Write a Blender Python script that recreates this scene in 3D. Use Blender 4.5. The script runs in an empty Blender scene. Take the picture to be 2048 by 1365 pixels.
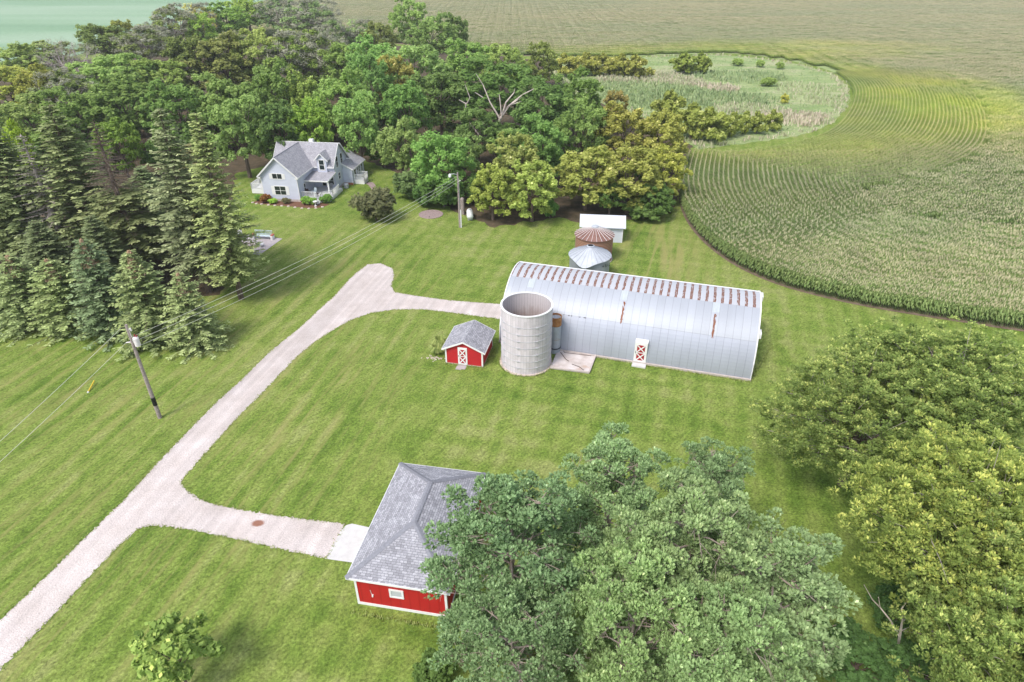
import bpy, math, random
import numpy as np
from mathutils import Vector, Matrix
from mathutils.geometry import tessellate_polygon

# ------------------------------------------------------------------ camera, sky, sun
S = bpy.context.scene
COL = S.collection
CAM_H = 34.0; FPX = 1280.0; PITCH = math.radians(31.7)
cd = bpy.data.cameras.new("camera"); cam = bpy.data.objects.new("camera", cd); COL.objects.link(cam)
cam.location = (0, 0, CAM_H); cam.rotation_euler = (math.pi/2-PITCH, 0, 0)
cd.sensor_width = 36; cd.lens = 36*FPX/2048; cd.clip_start = 0.5; cd.clip_end = 5000
S.camera = cam
SUN_EL, SUN_AZ = math.radians(54), math.radians(222)      # azimuth clockwise from +Y: the sun stands behind and left of the camera
w = bpy.data.worlds.new("World"); S.world = w; w.use_nodes = True
wn = w.node_tree; wn.nodes.clear()
sky = wn.nodes.new('ShaderNodeTexSky'); sky.sky_type = 'NISHITA'; sky.sun_disc = False
sky.sun_elevation = SUN_EL; sky.sun_rotation = SUN_AZ; sky.dust_density = 1.2; sky.air_density = 1.0; sky.ozone_density = 1.0
bg = wn.nodes.new('ShaderNodeBackground'); bg.inputs[1].default_value = 0.135
wo = wn.nodes.new('ShaderNodeOutputWorld')
hs = wn.nodes.new('ShaderNodeHueSaturation'); hs.inputs['Saturation'].default_value = 0.50   # high thin overcast: greyer than a clear sky
wn.links.new(sky.outputs[0], hs.inputs['Color']); wn.links.new(hs.outputs[0], bg.inputs[0]); wn.links.new(bg.outputs[0], wo.inputs[0])
sl = bpy.data.lights.new("sun", 'SUN'); sl.energy = 1.75; sl.angle = math.radians(15); sl.color = (1, .93, .87)
so = bpy.data.objects.new("sun", sl); COL.objects.link(so)
sd = Vector((math.sin(SUN_AZ)*math.cos(SUN_EL), math.cos(SUN_AZ)*math.cos(SUN_EL), math.sin(SUN_EL)))
so.rotation_euler = sd.to_track_quat('Z', 'Y').to_euler(); so.location = sd*200
S.view_settings.view_transform = 'Standard'; S.view_settings.look = 'None'
S.view_settings.exposure = 1.0; S.view_settings.gamma = 1; S.view_settings.use_curve_mapping = False
S.cycles.max_bounces = 5; S.cycles.diffuse_bounces = 3; S.cycles.transmission_bounces = 3; S.cycles.transparent_max_bounces = 6
S.cycles.use_adaptive_sampling = True; S.cycles.adaptive_threshold = 0.02

# ------------------------------------------------------------------ surveying helpers (photo pixel -> point on a horizontal plane)
def G(x, y, z=0.0):
    u = (x-1024)/FPX; v = (682.5-y)/FPX
    c, s = math.cos(PITCH), math.sin(PITCH)
    dx, dy, dz = u, c+v*s, -s+v*c
    t = (CAM_H-z)/-dz
    return (dx*t, dy*t)
def height_at(gx, gy, py):
    v = (682.5-py)/FPX; c, s = math.cos(PITCH), math.sin(PITCH)
    return CAM_H + gy*(-s+v*c)/(c+v*s)
def slant(x, y, z): return math.sqrt(x*x+y*y+(CAM_H-z)**2)

# ------------------------------------------------------------------ materials
MATS = {}
class NT:
    def __init__(s, name):
        s.m = bpy.data.materials.new(name); s.m.use_nodes = True; s.t = s.m.node_tree; s.t.nodes.clear(); MATS[name] = s.m
        s.out = s.t.nodes.new('ShaderNodeOutputMaterial'); s.b = s.t.nodes.new('ShaderNodeBsdfPrincipled')
        s.t.links.new(s.b.outputs[0], s.out.inputs[0]); s.b.inputs['Roughness'].default_value = .8
        s.b.inputs['Specular IOR Level'].default_value = .25
    def n(s, typ, **k):
        nd = s.t.nodes.new(typ)
        for a, v in k.items(): setattr(nd, a, v)
        return nd
    def l(s, a, b): s.t.links.new(a, b)
    def val(s, sock, v):
        if hasattr(v, 'is_linked') or isinstance(v, bpy.types.NodeSocket): s.l(v, sock)
        else: sock.default_value = v
    def coord(s, kind='Object'): return s.n('ShaderNodeTexCoord').outputs[kind]
    def pos(s): return s.n('ShaderNodeNewGeometry').outputs['Position']
    def mapping(s, vec, scale=(1,1,1), rot=(0,0,0), loc=(0,0,0)):
        if any(rot):      # turn first, then stretch, so that streaks follow the turned axis
            r = s.n('ShaderNodeMapping'); s.l(vec, r.inputs[0]); r.inputs['Rotation'].default_value = tuple(-a for a in rot); vec = r.outputs[0]; rot = (0, 0, 0)
        m = s.n('ShaderNodeMapping'); s.l(vec, m.inputs[0]); m.inputs['Scale'].default_value = scale; m.inputs['Rotation'].default_value = rot; m.inputs['Location'].default_value = loc
        return m.outputs[0]
    def noise(s, vec, scale=1, detail=3, rough=.55, dist=0):
        n = s.n('ShaderNodeTexNoise'); s.l(vec, n.inputs['Vector']); n.inputs['Scale'].default_value = scale
        n.inputs['Detail'].default_value = detail; n.inputs['Roughness'].default_value = rough; n.inputs['Distortion'].default_value = dist
        return n.outputs['Fac']
    def ramp(s, fac, stops, interp='LINEAR'):
        r = s.n('ShaderNodeValToRGB'); s.l(fac, r.inputs[0]); r.color_ramp.interpolation = interp
        e = r.color_ramp.elements
        while len(e) < len(stops): e.new(0.5)
        for i, (p, c) in enumerate(stops):
            e[i].position = p; e[i].color = (c, c, c, 1) if isinstance(c, (int, float)) else (*c, 1)
        return r.outputs[0]
    def mix(s, fac, a, b, mode='MIX'):
        m = s.n('ShaderNodeMix', data_type='RGBA', blend_type=mode); s.val(m.inputs[0], fac)
        for i, v in ((6, a), (7, b)):
            if isinstance(v, bpy.types.NodeSocket): s.l(v, m.inputs[i])
            else: m.inputs[i].default_value = (*v, 1) if len(v) == 3 else v
        return m.outputs[2]
    def math(s, op, a, b=0.0, c=0.0):
        m = s.n('ShaderNodeMath', operation=op)
        for i, v in enumerate((a, b, c)):
            if isinstance(v, bpy.types.NodeSocket): s.l(v, m.inputs[i])
            else: m.inputs[i].default_value = v
        return m.outputs[0]
    def sep(s, vec):
        x = s.n('ShaderNodeSeparateXYZ'); s.l(vec, x.inputs[0]); return x.outputs
    def bump(s, h, strength=.4, dist=.05):
        b = s.n('ShaderNodeBump'); s.l(h, b.inputs['Height']); b.inputs['Strength'].default_value = strength; b.inputs['Distance'].default_value = dist
        s.l(b.outputs[0], s.b.inputs['Normal'])
    def col(s, c):
        if isinstance(c, bpy.types.NodeSocket): s.l(c, s.b.inputs['Base Color'])
        else: s.b.inputs['Base Color'].default_value = (*c, 1)
    def rough(s, r): s.b.inputs['Roughness'].default_value = r
    def metal(s, r): s.b.inputs['Metallic'].default_value = r

def plain(name, c, rough=.7, metal=0, var=.12, scale=3):
    t = NT(name); n = t.noise(t.coord(), scale, 4)
    c = tuple(min(x, .74) for x in c); a = tuple(x*(1-var) for x in c); b = tuple(min(1, x*(1+var)) for x in c)
    t.col(t.ramp(n, [(.3, a), (.7, b)])); t.rough(rough); t.metal(metal); return t.m
def ellipse(t, P, cx, cy, rx, ry, rot=0, soft=.3, wob=.0):
    """1 inside a world-space ellipse on the ground, soft noisy edge"""
    q = t.mapping(P, scale=(1, 1, 0), loc=(0, 0, 0))
    m = t.n('ShaderNodeMapping'); m.vector_type = 'TEXTURE'; t.l(P, m.inputs[0]); m.inputs['Location'].default_value = (cx, cy, 0); m.inputs['Rotation'].default_value = (0, 0, rot); m.inputs['Scale'].default_value = (rx, ry, 1e6)
    ln = t.n('ShaderNodeVectorMath', operation='LENGTH'); t.l(m.outputs[0], ln.inputs[0])
    d = ln.outputs['Value']
    if wob: d = t.math('ADD', d, t.math('MULTIPLY', t.math('SUBTRACT', t.noise(P, 3.0/max(rx, ry), 4), .5), wob))
    mr = t.n('ShaderNodeMapRange', interpolation_type='SMOOTHSTEP'); t.l(d, mr.inputs[0]); mr.inputs[1].default_value = 1-soft; mr.inputs[2].default_value = 1+soft; mr.inputs[3].default_value = 1; mr.inputs[4].default_value = 0
    return mr.outputs[0]

# lawn
t = NT('lawn_grass'); P = t.pos()
big = t.noise(P, .045, 4, .6); mid = t.noise(P, .32, 4, .6, .6)
def stripes(rot, sc, sx=.07): return t.noise(t.mapping(P, scale=(sx, sc, 1), rot=(0, 0, rot)), 1, 4, .6, .5)
st1 = stripes(math.radians(-12), .8); st2 = stripes(math.radians(77), 1.1); st3 = stripes(math.radians(74), .7)
leftm = ellipse(t, P, -32, 45, 22, 45, math.radians(-13), .25)
stA = t.mix(leftm, t.mix(.5, st1, st3), st2)
def swath(rot, width, amp):
    x_ = t.sep(t.mapping(P, scale=(1, .999, 1), rot=(0, 0, rot)))[1]
    x_ = t.math('ADD', x_, t.math('MULTIPLY', t.noise(P, .12, 2), 1.4))
    return t.math('MULTIPLY', t.math('SINE', t.math('MULTIPLY', x_, math.pi/width)), amp)
f = t.math('ADD', t.math('MULTIPLY', big, .65), t.math('ADD', t.math('MULTIPLY', mid, .55), t.math('MULTIPLY', stA, .5)))
sw = t.mix(leftm, t.math('ADD', swath(math.radians(74), .95, .05), swath(math.radians(-15), 1.2, .03)), swath(math.radians(77), 1.0, .065)); f = t.math('ADD', f, sw)
c = t.ramp(f, [(.60, (.092, .158, .024)), (.75, (.150, .222, .040)), (.90, (.208, .268, .062)), (1.0, (.255, .290, .092))])
fine = t.noise(P, 5.5, 4, .75); fine2 = t.noise(t.mapping(P, scale=(1.2, 2.6, 1), rot=(0, 0, .9)), 1.2, 5, .75)
c = t.mix(1, c, t.ramp(fine, [(.32, .50), (.68, 1.45)]), 'MULTIPLY')
c = t.mix(1, c, t.ramp(fine2, [(.3, .62), (.7, 1.34)]), 'MULTIPLY')
# dry tan swaths: between the farmyard sheds and the corn, and by the utility pole
tan = t.math('MULTIPLY', ellipse(t, P, 19, 76, 5, 12, math.radians(-8), .8, .8), t.ramp(st3, [(.45, 0), (.62, .75)]))
tan2 = t.math('MULTIPLY', leftm, t.ramp(t.noise(t.mapping(P, scale=(.10, 1.3, 1), rot=(0, 0, math.radians(77))), 1, 4, .6), [(.5, 0), (.68, .6)]))
c = t.mix(t.math('MAXIMUM', tan, tan2), c, (.30, .27, .105))
if False: dk = ellipse(t, P, 11.5, 26.5, 7.5, 9, .2, .6, .5)     # switched off: tree shade painted into the turf colour between the rows
if False: c = t.mix(t.math('MULTIPLY', dk, .55), c, t.mix(1, c, (.62, .66, .45), 'MULTIPLY'))
t.col(c); t.rough(.95); t.b.inputs['Specular IOR Level'].default_value = .08; t.bump(t.math('ADD', fine, fine2), .7, .12)

t = NT('gravel'); P = t.pos()
vor = t.n('ShaderNodeTexVoronoi'); t.l(P, vor.inputs['Vector']); vor.inputs['Scale'].default_value = 9
c = t.ramp(t.noise(P, .5, 5, .65), [(.3, (.51, .445, .415)), (.55, (.59, .525, .50)), (.75, (.66, .60, .58))])
c = t.mix(1, c, t.ramp(t.noise(P, 14, 3, .8), [(.3, .62), (.7, 1.25)]), 'MULTIPLY')
rut = t.noise(t.mapping(P, scale=(.03, 1.3, 1), rot=(0, 0, math.radians(77))), 1, 2)
c = t.mix(1, c, t.ramp(rut, [(.35, .87), (.65, 1.06)]), 'MULTIPLY')
c = t.mix(ellipse(t, P, *G(516, 1047), .42, .3, 0, .35, .6), c, (.27, .13, .09))
t.col(c); t.rough(.95); t.bump(vor.outputs['Distance'], .5, .04)

t = NT('woods_soil'); P = t.pos()
c = t.ramp(t.noise(P, .9, 5, .7), [(.3, (.05, .045, .025)), (.55, (.10, .075, .045)), (.75, (.16, .11, .07))])
t.col(c); t.rough(1); t.bump(t.noise(P, 6, 4), .8, .1)
t = NT('corn_soil'); P = t.pos(); t.col(t.mix(ellipse(t, P, 52, 188, 70, 80, 0, .1), t.ramp(t.noise(P, 1.2, 4), [(.3, (.12, .085, .06)), (.7, (.22, .165, .12))]), (.26, .33, .13))); t.rough(1)
t = NT('meadow'); P = t.pos()
s1 = t.noise(t.mapping(P, scale=(.05, .12, 1)), 1, 6, .65, .8); s2 = t.noise(t.mapping(P, scale=(.3, .9, 1)), 1, 5, .7, 1.5)
c = t.ramp(s1, [(.3, (.19, .255, .09)), (.45, (.26, .355, .12)), (.55, (.36, .42, .18)), (.68, (.48, .45, .28))])
c = t.mix(t.ramp(s2, [(.5, 0), (.7, .7)]), c, (.42, .38, .26))
c = t.mix(t.ramp(t.noise(P, 1.6, 4, .7), [(.35, .55), (.6, 0)]), c, (.07, .14, .05))
t.col(c); t.rough(1); t.bump(s2, .8, .5)
t = NT('soybean'); P = t.pos()
c = t.ramp(t.noise(t.mapping(P, scale=(.0035, .014, 1), rot=(0, 0, -.1)), 1, 3, .5, .4), [(.3, (.155, .27, .155)), (.5, (.22, .335, .21)), (.7, (.31, .40, .29))])
c = t.mix(1, c, t.ramp(t.noise(P, .5, 3, .7), [(.3, .9), (.7, 1.1)]), 'MULTIPLY')
t.col(c); t.rough(1)
plain('concrete', (.56, .55, .54), .85, 0, .08, 2); plain('foundation', (.50, .44, .41), .9, 0, .15, 2)
plain('white_paint', (.80, .80, .80), .5, 0, .03); plain('white_vinyl', (.82, .83, .84), .45, 0, .02)
plain('dark_red', (.33, .02, .025), .6); plain('black', (.012, .012, .014), .5); plain('dark_wood', (.05, .035, .03), .7)
plain('pole_wood', (.30, .25, .235), .85, 0, .3, 6); plain('steel', (.55, .57, .60), .4, .6, .1, 5); plain('grey_paint', (.42, .43, .45), .6)
plain('tank_white', (.72, .74, .78), .35); plain('wire', (.62, .62, .52), .6); plain('porcelain', (.70, .66, .66), .35)
plain('yellow_plastic', (.62, .45, .05), .5); plain('paver', (.30, .23, .22), .9, 0, .25, 5); plain('patio_stone', (.40, .36, .37), .9, 0, .12, 3)
plain('stone_edge', (.50, .42, .37), .9, 0, .25, 4); plain('mulch', (.16, .08, .05), 1, 0, .4, 8); plain('bench_blue', (.52, .62, .66), .6)
plain('deadwood', (.40, .34, .33), .9, 0, .25, 3); plain('pale_limb', (.55, .47, .42), .85, 0, .2, 2); plain('ridge_shingle', (.23, .235, .265), .95, 0, .12, 6)
plain('brick_base', (.36, .16, .10), .9, 0, .3, 9); plain('red_brick', (.40, .12, .09), .9, 0, .3, 9)
t = NT('glass'); t.col((.02, .03, .03)); t.rough(.08); t.b.inputs['Specular IOR Level'].default_value = .6
t = NT('pale_glass'); t.col((.45, .48, .50)); t.rough(.25)

def siding(name, c, step=.2, dark=.72, vertical=False):
    t = NT(name); uv = t.coord('UV'); x = t.sep(uv)[0 if vertical else 1]
    fr = t.math('FRACT', t.math('DIVIDE', x, step))
    line = t.ramp(fr, [(0, dark), (.10, dark), (.2, 1.0), (1, 1.0)])
    n = t.ramp(t.noise(uv, .8, 4), [(.3, .93), (.7, 1.04)])
    cc = t.mix(1, line, n, 'MULTIPLY'); t.col(t.mix(1, cc, c, 'MULTIPLY')); t.rough(.55)
    t.bump(fr, .35, .02)
siding('house_siding', (.58, .61, .72), .22, .84); siding('red_siding', (.46, .022, .028), .16, .74)
siding('red_boards', (.43, .018, .018), .60, .84, True); siding('white_siding', (.60, .63, .70), .2, .84)
siding('white_metal_roof', (.54, .57, .63), .3, .93, True)
def shingle(name, a, b, c, w=.32, h=.15):
    t = NT(name); uv = t.coord('UV')
    br = t.n('ShaderNodeTexBrick'); t.l(uv, br.inputs['Vector']); br.inputs['Scale'].default_value = 1
    br.inputs['Brick Width'].default_value = w; br.inputs['Row Height'].default_value = h; br.inputs['Mortar Size'].default_value = .012; br.inputs['Bias'].default_value = 0
    br.inputs['Color1'].default_value = (*a, 1); br.inputs['Color2'].default_value = (*b, 1); br.inputs['Mortar'].default_value = (*c, 1); br.offset = .5; br.squash = .7; br.squash_frequency = 3
    c2 = t.mix(1, br.outputs[0], t.ramp(t.noise(uv, 1.1, 4), [(.3, .9), (.7, 1.1)]), 'MULTIPLY')
    c2 = t.mix(1, c2, t.ramp(t.noise(uv, 9, 2, .9), [(.3, .82), (.7, 1.15)]), 'MULTIPLY')
    t.col(c2); t.rough(.95); t.bump(br.outputs['Fac'], .35, .02)
shingle('grey_shingle', (.25, .25, .275), (.42, .42, .455), (.16, .16, .18)); shingle('house_shingle', (.30, .295, .32), (.385, .38, .41), (.21, .205, .225), .4, .18)

# barn skin: vertical seams, lap lines, rust on the crown panels
BL, BR = 24.1, 5.6; ARC = BR*math.pi/5; SEAM = .713
t = NT('barn_metal'); uv = t.coord('UV'); sx, sy, _ = t.sep(uv)
fr = t.math('FRACT', t.math('DIVIDE', sx, SEAM))
seam = t.ramp(fr, [(0, .70), (.035, .70), (.06, 1), (.5, 1), (1, 1)])
pn = t.math('DIVIDE', sy, ARC); pf = t.math('FRACT', pn)
lap = t.ramp(pf, [(0, .78), (.012, .78), (.02, 1), (1, 1)])
pid = t.n('ShaderNodeTexWhiteNoise'); t.l(t.math('ADD', t.math('FLOOR', t.math('DIVIDE', sx, SEAM)), t.math('MULTIPLY', t.math('FLOOR', pn), 57)), pid.inputs[0]) if False else None
pid.noise_dimensions = '1D'; t.l(t.math('ADD', t.math('FLOOR', t.math('DIVIDE', sx, SEAM)), t.math('MULTIPLY', t.math('FLOOR', pn), 57)), pid.inputs['W'])
base = t.mix(1, (.385, .41, .455), t.ramp(pid.outputs[0], [(0, .95), (1, 1.04)]), 'MULTIPLY')
low = t.math('LESS_THAN', pn, 1)
base = t.mix(t.math('MULTIPLY', low, .6), base, (.35, .375, .45))  # lowest panels painted darker and bluer, as upright sheets reflect less sky
base = t.mix(1, base, t.ramp(t.noise(t.mapping(uv, scale=(.5, .15, 1)), 1, 4), [(.3, .93), (.7, 1.05)]), 'MULTIPLY')
base = t.mix(1, base, seam, 'MULTIPLY'); base = t.mix(1, base, lap, 'MULTIPLY')
crownp = t.math('MULTIPLY', t.math('GREATER_THAN', pn, 2.0), t.math('LESS_THAN', pn, 2.93))
# twin rust streaks close to each seam, broken up by noise
wv = t.noise(t.mapping(uv, scale=(1, 1, 1)), 2.6, 3); xx = t.math('ADD', fr, t.math('MULTIPLY', t.math('SUBTRACT', wv, .5), .22))
d1 = t.math('ABSOLUTE', t.math('SUBTRACT', xx, .72)); d2 = t.math('ABSOLUTE', t.math('SUBTRACT', xx, .90))
near = t.math('LESS_THAN', t.math('MINIMUM', d1, d2), .078)
brk = t.ramp(t.noise(t.mapping(uv, scale=(6, 2.2, 1)), 1, 4, .7), [(.40, 0), (.46, 1)])
base = t.mix(t.math('MULTIPLY', crownp, .7), base, (.50, .51, .54))
halo = t.ramp(t.math('MINIMUM', d1, d2), [(.0, .42), (.16, 0)])
rustc = t.ramp(t.noise(uv, 8, 3), [(.3, (.11, .034, .015)), (.7, (.25, .105, .055))])
base = t.mix(t.math('MULTIPLY', halo, t.math('MULTIPLY', crownp, .45)), base, (.42, .28, .19))
base = t.mix(t.math('MULTIPLY', t.math('MULTIPLY', near, brk), crownp), base, rustc)
# two rust runs under the skylights
for xr, y0, y1 in ((12.33, ARC*.98, ARC*1.62), (3.92, ARC*.94, ARC*1.62)):
    xs = t.math('ADD', sx, t.math('MULTIPLY', t.math('SUBTRACT', wv, .5), .25))
    m1 = t.math('LESS_THAN', t.math('ABSOLUTE', t.math('SUBTRACT', xs, xr)), .09)
    m2 = t.math('MULTIPLY', t.math('GREATER_THAN', sy, y0), t.math('LESS_THAN', sy, y1))
    base = t.mix(t.math('MULTIPLY', t.math('MULTIPLY', m1, m2), brk), base, rustc)
# black scuffs along the first lap behind the silo
m1 = t.math('MULTIPLY', t.math('GREATER_THAN', sx, 15.5), t.math('LESS_THAN', t.math('ABSOLUTE', t.math('SUBTRACT', sy, ARC)), .05))
base = t.mix(t.math('MULTIPLY', m1, t.ramp(t.noise(t.mapping(uv, scale=(3, .2, 1)), 1, 3), [(.5, 0), (.55, .9)])), base, (.05, .05, .06))
t.col(base); t.rough(.5); t.metal(.15)
t = NT('skylight_panel'); t.col(t.ramp(t.noise(t.coord('UV'), 6, 3), [(.3, (.38, .42, .44)), (.7, (.47, .51, .54))])); t.rough(.5)

t = NT('silo_staves'); uv = t.coord('UV'); sx, sy, _ = t.sep(uv)
vs = t.ramp(t.math('FRACT', t.math('DIVIDE', sx, .265)), [(0, .66), (.05, .66), (.10, 1), (1, 1)])
colid = t.math('FLOOR', t.math('DIVIDE', sx, .265))
off = t.math('MULTIPLY', t.math('MODULO', colid, 2), .38)
hs_ = t.ramp(t.math('FRACT', t.math('DIVIDE', t.math('ADD', sy, off), .76)), [(0, .87), (.02, .87), (.04, 1), (1, 1)])
wn_ = t.n('ShaderNodeTexWhiteNoise'); wn_.noise_dimensions = '1D'; t.l(t.math('ADD', colid, t.math('MULTIPLY', t.math('FLOOR', t.math('DIVIDE', t.math('ADD', sy, off), .76)), 37)), wn_.inputs['W'])
c = t.mix(1, (.585, .54, .575), t.ramp(wn_.outputs[0], [(0, .90), (1, 1.07)]), 'MULTIPLY')
c = t.mix(1, c, vs, 'MULTIPLY'); c = t.mix(1, c, hs_, 'MULTIPLY')
stn = t.noise(t.mapping(uv, scale=(2.5, .18, 1)), 1, 4, .7)
c = t.mix(t.ramp(stn, [(.52, 0), (.75, .5)]), c, (.36, .31, .30)); t.col(c); t.rough(.9)
t = NT('silo_inside'); uv = t.coord('UV'); sx, sy, _ = t.sep(uv)
vs = t.ramp(t.math('FRACT', t.math('DIVIDE', sx, .265)), [(0, .6), (.06, .6), (.12, 1), (1, 1)])
c = t.mix(1, (.50, .46, .46), vs, 'MULTIPLY')
mud = t.math('ADD', t.math('SUBTRACT', 1, t.math('DIVIDE', sy, 5.9)), t.math('MULTIPLY', t.noise(t.mapping(uv, scale=(2.2, .5, 1)), 1, 5, .7), -.55))
c = t.mix(t.ramp(mud, [(.22, .95), (.50, 0)]), c, (.25, .17, .14)); t.col(c); t.rough(.95)
t = NT('corrugated'); uv = t.coord('UV'); sx, sy, _ = t.sep(uv)
wv2 = t.math('SINE', t.math('MULTIPLY', sy, 2*math.pi/.14))
c = t.mix(1, (.46, .51, .56), t.ramp(wv2, [(0, .80), (1, 1.08)]), 'MULTIPLY')
c = t.mix(t.ramp(t.noise(t.mapping(uv, scale=(.5, 2, 1)), 1, 4), [(.58, 0), (.7, .5)]), c, (.36, .22, .14)); t.col(c); t.rough(.5); t.metal(.3); t.bump(wv2, .6, .03)
t = NT('rust_orange'); t.col(t.ramp(t.noise(t.coord(), 3, 5), [(.3, (.30, .12, .04)), (.7, (.46, .24, .11))])); t.rough(.9)
def bin_roof(name, c1, c2, c3):
    t = NT(name); P = t.coord(); 
    c = t.ramp(t.noise(P, 1.3, 5, .7), [(.3, c1), (.55, c2), (.75, c3)]); t.col(c); t.rough(.6); t.metal(.2)
bin_roof('rust_roof', (.17, .085, .065), (.25, .14, .115), (.32, .20, .175)); bin_roof('zinc_roof', (.40, .43, .46), (.47, .50, .54), (.54, .57, .61))
t = NT('zinc_wall'); uv = t.coord('UV'); wv3 = t.math('SINE', t.math('MULTIPLY', t.sep(uv)[1], 2*math.pi/.16))
t.col(t.mix(1, t.ramp(t.noise(uv, .8, 4), [(.3, (.30, .32, .37)), (.7, (.40, .42, .48))]), t.ramp(wv3, [(0, .93), (1, 1.03)]), 'MULTIPLY')); t.rough(.45); t.metal(.3); t.bump(wv3, .4, .02)
t = NT('rust_wall'); uv = t.coord('UV'); sx, sy, _ = t.sep(uv); wv3 = t.math('SINE', t.math('MULTIPLY', sy, 2*math.pi/.2))
c = t.mix(t.ramp(wv3, [(0, 0), (1, .8)]), (.24, .12, .075), (.42, .27, .20)); cl = t.math('GREATER_THAN', sx, 12.7)
c = t.mix(t.math('MULTIPLY', cl, 1), c, (.52, .53, .56)); t.col(c); t.rough(.8); t.bump(wv3, .5, .03)
t = NT('slab_pinkish'); P = t.coord()
c = t.ramp(t.noise(P, .8, 5, .6), [(.3, (.40, .34, .31)), (.5, (.56, .50, .475)), (.7, (.66, .62, .61))])
c = t.mix(t.ramp(t.noise(P, .55, 4, .7, 1), [(.56, 0), (.7, .6)]), c, (.42, .26, .16)); t.col(c); t.rough(.9)
t = NT('bark'); P = t.coord(); t.col(t.ramp(t.noise(t.mapping(P, scale=(6, 6, 1)), 1, 4), [(.3, (.09, .065, .05)), (.7, (.20, .155, .125))])); t.rough(.95)
t = NT('pine_bark'); P = t.coord(); t.col(t.ramp(t.noise(P, 1.5, 4), [(.3, (.22, .165, .14)), (.7, (.44, .36, .32))])); t.rough(.9)

def leafmat(name, lo, hi, tipc=None, trans=.3, grain=.0):
    """foliage: colour from the 'tint' number of each leaf, multiplied by the object's own colour"""
    t = NT(name); t.t.nodes.remove(t.b)
    a = t.n('ShaderNodeAttribute', attribute_name='tint'); oi = t.n('ShaderNodeObjectInfo')
    stops = [(0, lo), (.85, hi)] + ([(1, tipc)] if tipc else [])
    c = t.ramp(a.outputs['Fac'], stops)
    c = t.mix(1, c, oi.outputs['Color'], 'MULTIPLY')
    hv = t.n('ShaderNodeHueSaturation'); t.l(c, hv.inputs['Color']); hv.inputs['Hue'].default_value = .5
    t.l(t.math('ADD', .92, t.math('MULTIPLY', oi.outputs['Random'], .16)), hv.inputs['Value'])
    d = t.n('ShaderNodeBsdfDiffuse'); tr = t.n('ShaderNodeBsdfTranslucent'); mx = t.n('ShaderNodeMixShader'); mx.inputs[0].default_value = trans
    t.l(hv.outputs[0], d.inputs[0]); t.l(hv.outputs[0], tr.inputs[0]); t.l(d.outputs[0], mx.inputs[1]); t.l(tr.outputs[0], mx.inputs[2]); t.l(mx.outputs[0], t.out.inputs[0])
leafmat('broad_leaf', (.20, .285, .095), (.42, .54, .20), (.68, .76, .33), .48)
leafmat('gold_leaf', (.21, .25, .065), (.50, .54, .17), (.88, .85, .42), .42)
leafmat('spruce_needle', (.15, .18, .095), (.42, .475, .26), (.56, .60, .36), .3)
leafmat('pine_needle', (.14, .205, .10), (.44, .59, .32), (.80, .90, .62), .33)
leafmat('locust_leaf', (.125, .185, .055), (.34, .43, .14), (.66, .70, .25), .35)
leafmat('brown_cone', (.34, .22, .13), (.58, .42, .28), None, .1)
leafmat('twig_haze', (.26, .27, .19), (.42, .42, .31), None, .1)
leafmat('flower_red', (.25, .05, .04), (.50, .12, .08), None, .2)

t = NT('corn_leaf'); t.t.nodes.remove(t.b); P = t.pos()
a = t.n('ShaderNodeAttribute', attribute_name='tint')
c = t.ramp(a.outputs['Fac'], [(0, (.12, .19, .060)), (.45, (.19, .285, .095)), (.62, (.28, .375, .14)), (.74, (.37, .45, .19)), (.76, (.42, .43, .25)), (1, (.54, .52, .34))])
yl = ellipse(t, P, 105, 163, 20, 38, math.radians(-18), .55, .9)
yr = ellipse(t, P, 78, 248, 70, 26, math.radians(10), .5, .9)
yb = ellipse(t, P, 72, 128, 20, 10, math.radians(20), .6, .9)
sg = ellipse(t, P, 52, 188, 66, 78, 0, .14, .2)
ym = t.math('MAXIMUM', t.math('MULTIPLY', sg, .5), yl); ym = t.math('MAXIMUM', ym, t.math('MULTIPLY', t.math('MAXIMUM', yr, yb), .55))
ym = t.math('MULTIPLY', ym, t.ramp(t.noise(P, .06, 4, .6), [(.3, .35), (.65, 1)]))
c = t.mix(t.math('MULTIPLY', ym, .9), c, t.mix(.62, t.mix(1, c, (1.5, 1.45, .7), 'MULTIPLY'), (.52, .62, .13)))
var = t.noise(t.mapping(P, scale=(.010, .035, 1), rot=(0, 0, .06)), 1, 5, .6, .5)
c = t.mix(t.ramp(var, [(.40, 0), (.60, .65)]), c, t.mix(1, c, (1.30, 1.12, 1.15), 'MULTIPLY'))
hv = t.mix(1, c, t.ramp(t.noise(P, .35, 3), [(.3, .85), (.7, 1.15)]), 'MULTIPLY')
d = t.n('ShaderNodeBsdfDiffuse'); tr = t.n('ShaderNodeBsdfTranslucent'); mx = t.n('ShaderNodeMixShader'); mx.inputs[0].default_value = .25
t.l(hv, d.inputs[0]); t.l(hv, tr.inputs[0]); t.l(d.outputs[0], mx.inputs[1]); t.l(tr.outputs[0], mx.inputs[2]); t.l(mx.outputs[0], t.out.inputs[0])
t = NT('reed'); t.col(t.ramp(t.n('ShaderNodeAttribute', attribute_name='tint').outputs['Fac'], [(0, (.19, .27, .12)), (.5, (.34, .42, .20)), (1, (.58, .48, .38))]))
t = NT('lawn_blade'); t.col(t.ramp(t.n('ShaderNodeAttribute', attribute_name='tint').outputs['Fac'], [(0, (.17, .24, .05)), (1, (.38, .42, .14))])); t.rough(.9)

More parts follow.
